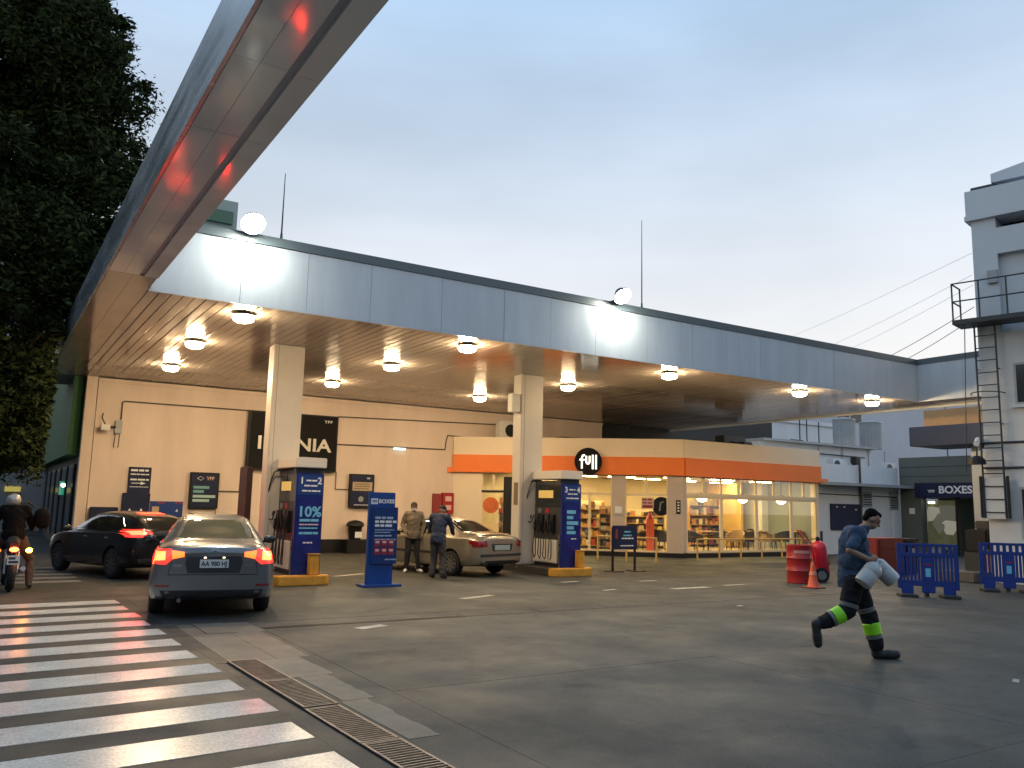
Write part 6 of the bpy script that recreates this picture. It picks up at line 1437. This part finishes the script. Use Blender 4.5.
rn, hat, hrot, J = person('man in a blue t-shirt running to the right with two white cans', (ft.x, ft.y, 0), math.atan2(rt_dir.y, rt_dir.x), J, dict(top=m_tshirt, pants=m_work, shoes=m_boot, sleeve=.78, loose=.050, belly=.035, hem=.06, curl=.8, vox=.008, cuff=.088, knee=.098, thigh=.135, boot=1.28))
cap_hair(rn, hat, hrot, 'hair', m_hair)
m_hiv = mat('hi_vis', (.30, .80, .02), .5, emit=(.3, .9, .02), es=.0); m_refl = mat('reflective_band', (.16, .165, .17), .4)
for s_ in 'lr':
    A, B = V(J['kn' + s_]), V(J['an' + s_])
    def ring(f0, f1, r0, r1, m, nm):
        p0, p1 = A.lerp(B, f0), A.lerp(B, f1); MB().tube([p0, p0.lerp(p1, .08), p0.lerp(p1, .5), p0.lerp(p1, .92), p1], [r0 - .012, r0, (r0 + r1) / 2 + .001, r1, r1 - .012], 20).build(nm, m, rn, smooth=True, local=True)
    ring(.20, .58, .1035, .0995, m_hiv, 'hi_vis_band'); ring(.585, .69, .1015, .0995, m_refl, 'reflective_band'); 
    A, B = V(J['hip' + s_]), V(J['kn' + s_]); ring(.74, .88, .1155, .1095, m_refl, 'reflective_band')
m_can = mat('white_can', (.46, .47, .47), .4, var=.06, scale=6)
def jerrycan(lb, p0, p1, r_):
    p0, p1 = wmat(rn) @ V(p0), wmat(rn) @ V(p1)
    t = thing('jerrycan', lb, 'can', tuple(p1), 0, 'white cans carried by the runner')
    d_ = (p1 - p0).normalized(); L = (p1 - p0).length
    fr = M.Translation(p0) @ d_.to_track_quat('Z', 'Y').to_matrix().to_4x4()
    MB(fr).lathe([(.03, 0), (.06, .012), (r_ * .8, .04), (r_, .075), (r_, L * .45), (r_ * .97, L * .47), (r_, L * .49), (r_, L - .03), (r_ * .92, L), (.03, L + .002)], 26).build('body', m_can, t, smooth=True)
    MB(fr).cyl((0, 0, -.035), (0, 0, .005), .03, n=14).build('cap', m_can, t)
    MB(fr).tube([(r_ * .75, 0, .05), (r_ * .55, 0, -.04), (0, 0, -.055), (-r_ * .55, 0, -.04), (-r_ * .75, 0, .05)], .011, 8).build('handle', m_can, t, smooth=True)
jerrycan('white plastic can tilted to the left in the runner\'s near hand', (.03, -.30, 1.15), (-.17, -.33, .92), .105)
jerrycan('white plastic can tilted to the right in the runner\'s far hand', (.13, .06, 1.165), (.36, .03, .93), .105)
# ---- two men at the champagne car
def standing(h=1.74, lean=0.): pass
m_jacket = mat('tan_jacket', (.17, .13, .085), .85, var=.3, scale=7, bump=.3, bscale=15); m_jeans = mat('black_jeans', (.014, .014, .017), .85, var=.2, scale=9)
c = G(411.5, 572.5); fa = math.atan2(-c.y, -c.x) - R(90) + R(6)         # local +y faces the camera
J = dict(pelvis=(0, 0, .95), chest=(0, .01, 1.32), neck=(0, 0, 1.50), head=(0, .02, 1.63), gaze=(.1, 1, -.03),
         shr=(.19, 0, 1.45), elr=(.27, -.02, 1.19), wrr=(.20, .12, .98), hdr=(-.2, .4, -1), thumbr=(-.4, 1, 0), palmr=(-1, 0, 0),
         shl=(-.19, 0, 1.45), ell=(-.27, -.02, 1.19), wrl=(-.22, .10, .97), hdl=(.2, .4, -1), thumbl=(.4, 1, 0), palml=(1, 0, 0),
         hipr=(.09, 0, .92), knr=(.12, .05, .50), anr=(.14, 0, .09), toer=(.19, .16, .045), hipl=(-.09, 0, .92), knl=(-.13, .04, .50), anl=(-.17, 0, .09), toel=(-.24, .14, .045))
pm, hat, hrot, J = person('man in a tan jacket, cap and face mask standing by the champagne saloon', (c.x, c.y, 0), fa, J, dict(top=m_jacket, pants=m_jeans, shoes=mat('white_shoe', (.68, .66, .62), .6), loose=.035, hem=.03, cuff=.058))
cap_hair(pm, hat, hrot, 'cap', mat('dark_cap', (.03, .022, .02), .8))
blob('face_mask', [('e', hat(0, .045, -.05), (.062, .062, .05), hrot)], mat('mask_pale', (.55, .55, .56), .8), pm, .010, 1)
blob('collar', [('c', V(J['neck']) + V((-.07, .02, -.02)), .035, V(J['neck']) + V((.07, .02, -.02)), .035), ('c', V(J['neck']) + V((-.04, .10, -.06)), .03, V(J['neck']) + V((.04, .10, -.06)), .03)], mat('navy_shirt', (.02, .03, .07), .8), pm, .012, 2)
MB().box(-.006, .006, .15, .165, .95, 1.42).build('zip', m_black, pm, local=True)
m_uni = mat('uniform_blue', (.018, .028, .062), .8, var=.2, scale=8, bump=.25, bscale=16); m_unig = mat('uniform_grey', (.055, .05, .048), .85, var=.2, scale=8)
c = G(437, 578.5); fa = math.atan2(c.y, c.x) - R(90) - R(22)
J = dict(pelvis=(0, -.02, .94), chest=(0, .05, 1.30), neck=(0, .10, 1.47), head=(.02, .16, 1.57), gaze=(.35, 1, -.45),
         shr=(.20, .06, 1.42), elr=(.27, .18, 1.17), wrr=(.22, .36, 1.05), hdr=(-.1, 1, -.1), thumbr=(-1, .2, .5), palmr=(-.4, 0, -1),
         shl=(-.20, .06, 1.42), ell=(-.27, .12, 1.16), wrl=(-.20, .30, .98), hdl=(.2, 1, -.2), thumbl=(1, .2, .5), palml=(.4, 0, -1),
         hipr=(.09, -.02, .91), knr=(.11, .05, .49), anr=(.13, -.02, .09), toer=(.16, .14, .045), hipl=(-.09, -.02, .91), knl=(-.11, .04, .49), anl=(-.13, -.03, .09), toel=(-.15, .13, .045))
pa, hat, hrot, J = person('attendant in blue and grey uniform leaning to the champagne saloon, back turned', (c.x, c.y, 0), fa, J, dict(top=m_uni, pants=m_unig, shoes=m_boot, loose=.032, hem=.06, cuff=.075))
cap_hair(pa, hat, hrot, 'cap', m_black)
# ================================================================== motorcycle and rider
g = G(8.5, 591.5); bl_ = thing('motorcycle', 'motorcycle with an orange indicator lit, waiting at the left edge', 'motorcycle', (g.x, g.y, 0), R(2))
def bb(): return MB()
wm = M.Rotation(R(90), 4, 'Y')
for y, r_ in ((.0, .31), (1.30, .31)):
    w_ = MB(M.Translation((0, y + .31 - .31, .31)) @ wm).lathe([(.20, -.05), (.27, -.065), (.31, -.02), (.31, .02), (.27, .065), (.20, .05)], 28).build('wheel', m_rubber, bl_, smooth=True, local=True)
    MB(M.Translation((0, y, .31)) @ wm).lathe([(.03, -.04), (.2, -.045), (.205, .0), (.2, .045), (.03, .04)], 20).build('rim', m_steel, w_, local=True)
MB().tube([(0, -.28, .62), (0, -.12, .74), (0, .15, .78), (0, .4, .76)], [.05, .08, .10, .08], 10).build('rear_fender', m_black, bl_, smooth=True, local=True)
MB().tube([(0, -.22, .84), (0, .1, .87), (0, .45, .80), (0, .6, .80)], [.07, .12, .13, .09], 12).build('seat', m_dkfab, bl_, smooth=True, local=True)
MB().ell((0, .78, .88), (.15, .28, .15), 16, 10).build('tank', mat('tank_black', (.015, .015, .018), .25, coat=.8), bl_, smooth=True, local=True)
MB().box(-.13, .13, .35, .85, .32, .68).build('engine', m_dkmetal, bl_, local=True, bevel=.03)
for sx_ in (-.10, .10): MB().cyl((sx_, 0, .31), (sx_, .12, .74), .025).build('shock', m_steel, bl_, local=True); MB().cyl((sx_, 1.30, .31), (sx_ * .9, 1.05, 1.0), .025).build('fork', m_steel, bl_, local=True); MB().cyl((sx_, 0, .31), (sx_, .5, .38), .022).build('swing_arm', m_dkmetal, bl_, local=True)
MB().tube([(.17, -.25, .42), (.17, .1, .36), (.14, .6, .30)], [.045, .045, .025], 10).build('exhaust', m_steel, bl_, smooth=True, local=True)
MB().tube([(-.38, .92, 1.06), (-.2, .98, 1.05), (0, 1.02, 1.02), (.2, .98, 1.05), (.38, .92, 1.06)], .016, 8).build('handlebar', m_dkmetal, bl_, local=True)
MB().ell((0, 1.22, .92), (.10, .08, .10)).build('headlight', m_chrome, bl_, smooth=True, local=True)
for sx_ in (-1, 1):
    MB().cyl((sx_ * .3, .98, 1.06), (sx_ * .36, .98, 1.24), .008).build('mirror_stalk', m_black, bl_, local=True); MB().ell((sx_ * .38, .98, 1.28), (.07, .015, .045)).build('mirror', m_black, bl_, smooth=True, local=True)
    MB().cyl((sx_ * .05, -.18, .74), (sx_ * .20, -.2, .74), .010).build('indicator_stalk', m_black, bl_, local=True)
MB().ell((.24, -.22, .74), (.052, .045, .042)).build('indicator', mat('indicator_lit', (.8, .3, .02), .3, emit=(1, .24, .01), es=100), bl_, smooth=True, local=True)
MB().ell((-.24, -.22, .74), (.045, .04, .038)).build('indicator', m_tailamb, bl_, smooth=True, local=True)
MB().ell((0, -.27, .76), (.075, .03, .045)).build('tail_light', light_mat('bike_tail', (.5, .05, .02), (1, .10, .03), 12), bl_, smooth=True, local=True)
pt = MB().box(-.10, .10, -.35, -.343, .50, .66).build('number_plate', m_plate, bl_, local=True)
for zz in (.61, .545): words(wmat(bl_) @ frame((0, -.351, 0), (1, 0, 0), (0, 0, 1)), -.075, .08, zz, .04, rnd, .001).build('lettering', mat('plate_ink2', (.05, .04, .06), .5), pt)
MB().box(-.02, .02, -.342, -.25, .60, .72).build('plate_holder', m_black, bl_, local=True)
J = dict(pelvis=(0, .30, .98), chest=(0, .40, 1.34), neck=(0, .46, 1.50), head=(-.04, .52, 1.61), gaze=(-.15, 1, -.1),
         shr=(.20, .42, 1.44), elr=(.30, .62, 1.20), wrr=(.34, .86, 1.10), hdr=(.1, 1, -.1), thumbr=(-1, .2, .2), palmr=(0, .2, -1),
         shl=(-.20, .42, 1.44), ell=(-.30, .62, 1.20), wrl=(-.34, .86, 1.10), hdl=(-.1, 1, -.1), thumbl=(1, .2, .2), palml=(0, .2, -1),
         hipr=(.12, .32, .93), knr=(.33, .50, .52), anr=(.33, .30, .10), toer=(.37, .50, .045), hipl=(-.12, .32, .93), knl=(-.26, .66, .62), anl=(-.22, .45, .28), toel=(-.22, .66, .24))
rd, hat, hrot, J = person('motorcyclist in a dark jacket and silver helmet, one foot on the ground', (g.x, g.y, 0), R(2), J, dict(top=mat('dark_jacket', (.006, .005, .005), .9, var=.3, scale=8, bump=.3, spec=.1), pants=mat('brown_trousers', (.055, .045, .038), .9, var=.2, scale=8), shoes=m_boot, loose=.045, hem=.02, cuff=.062))
blob('helmet', [('e', hat(0, -.005, .015), (.128, .145, .135), hrot), ('e', hat(0, .02, -.06), (.115, .125, .09), hrot)], mat('silver_helmet', (.42, .40, .36), .25, .3, coat=.6), rd, .012, 2)
t = thing('shoulder_bag', 'dark rounded bag beside the motorcyclist on the right', 'bag', (g.x + .44, g.y + .6, 1.08))
o = blob('bag_body', [('e', (0, 0, .22), (.15, .13, .20), M.Identity(3)), ('e', (.02, 0, .13), (.13, .12, .12), M.Identity(3))], mat('bag_black', (.006, .005, .005), .85, bump=.3, scale=8, spec=.15), t, .014, 2)
MB().tube([(-.12, 0, .42), (-.25, -.05, .52), (-.36, -.12, .50)], .018, 6).build('strap', m_black, t, local=True)
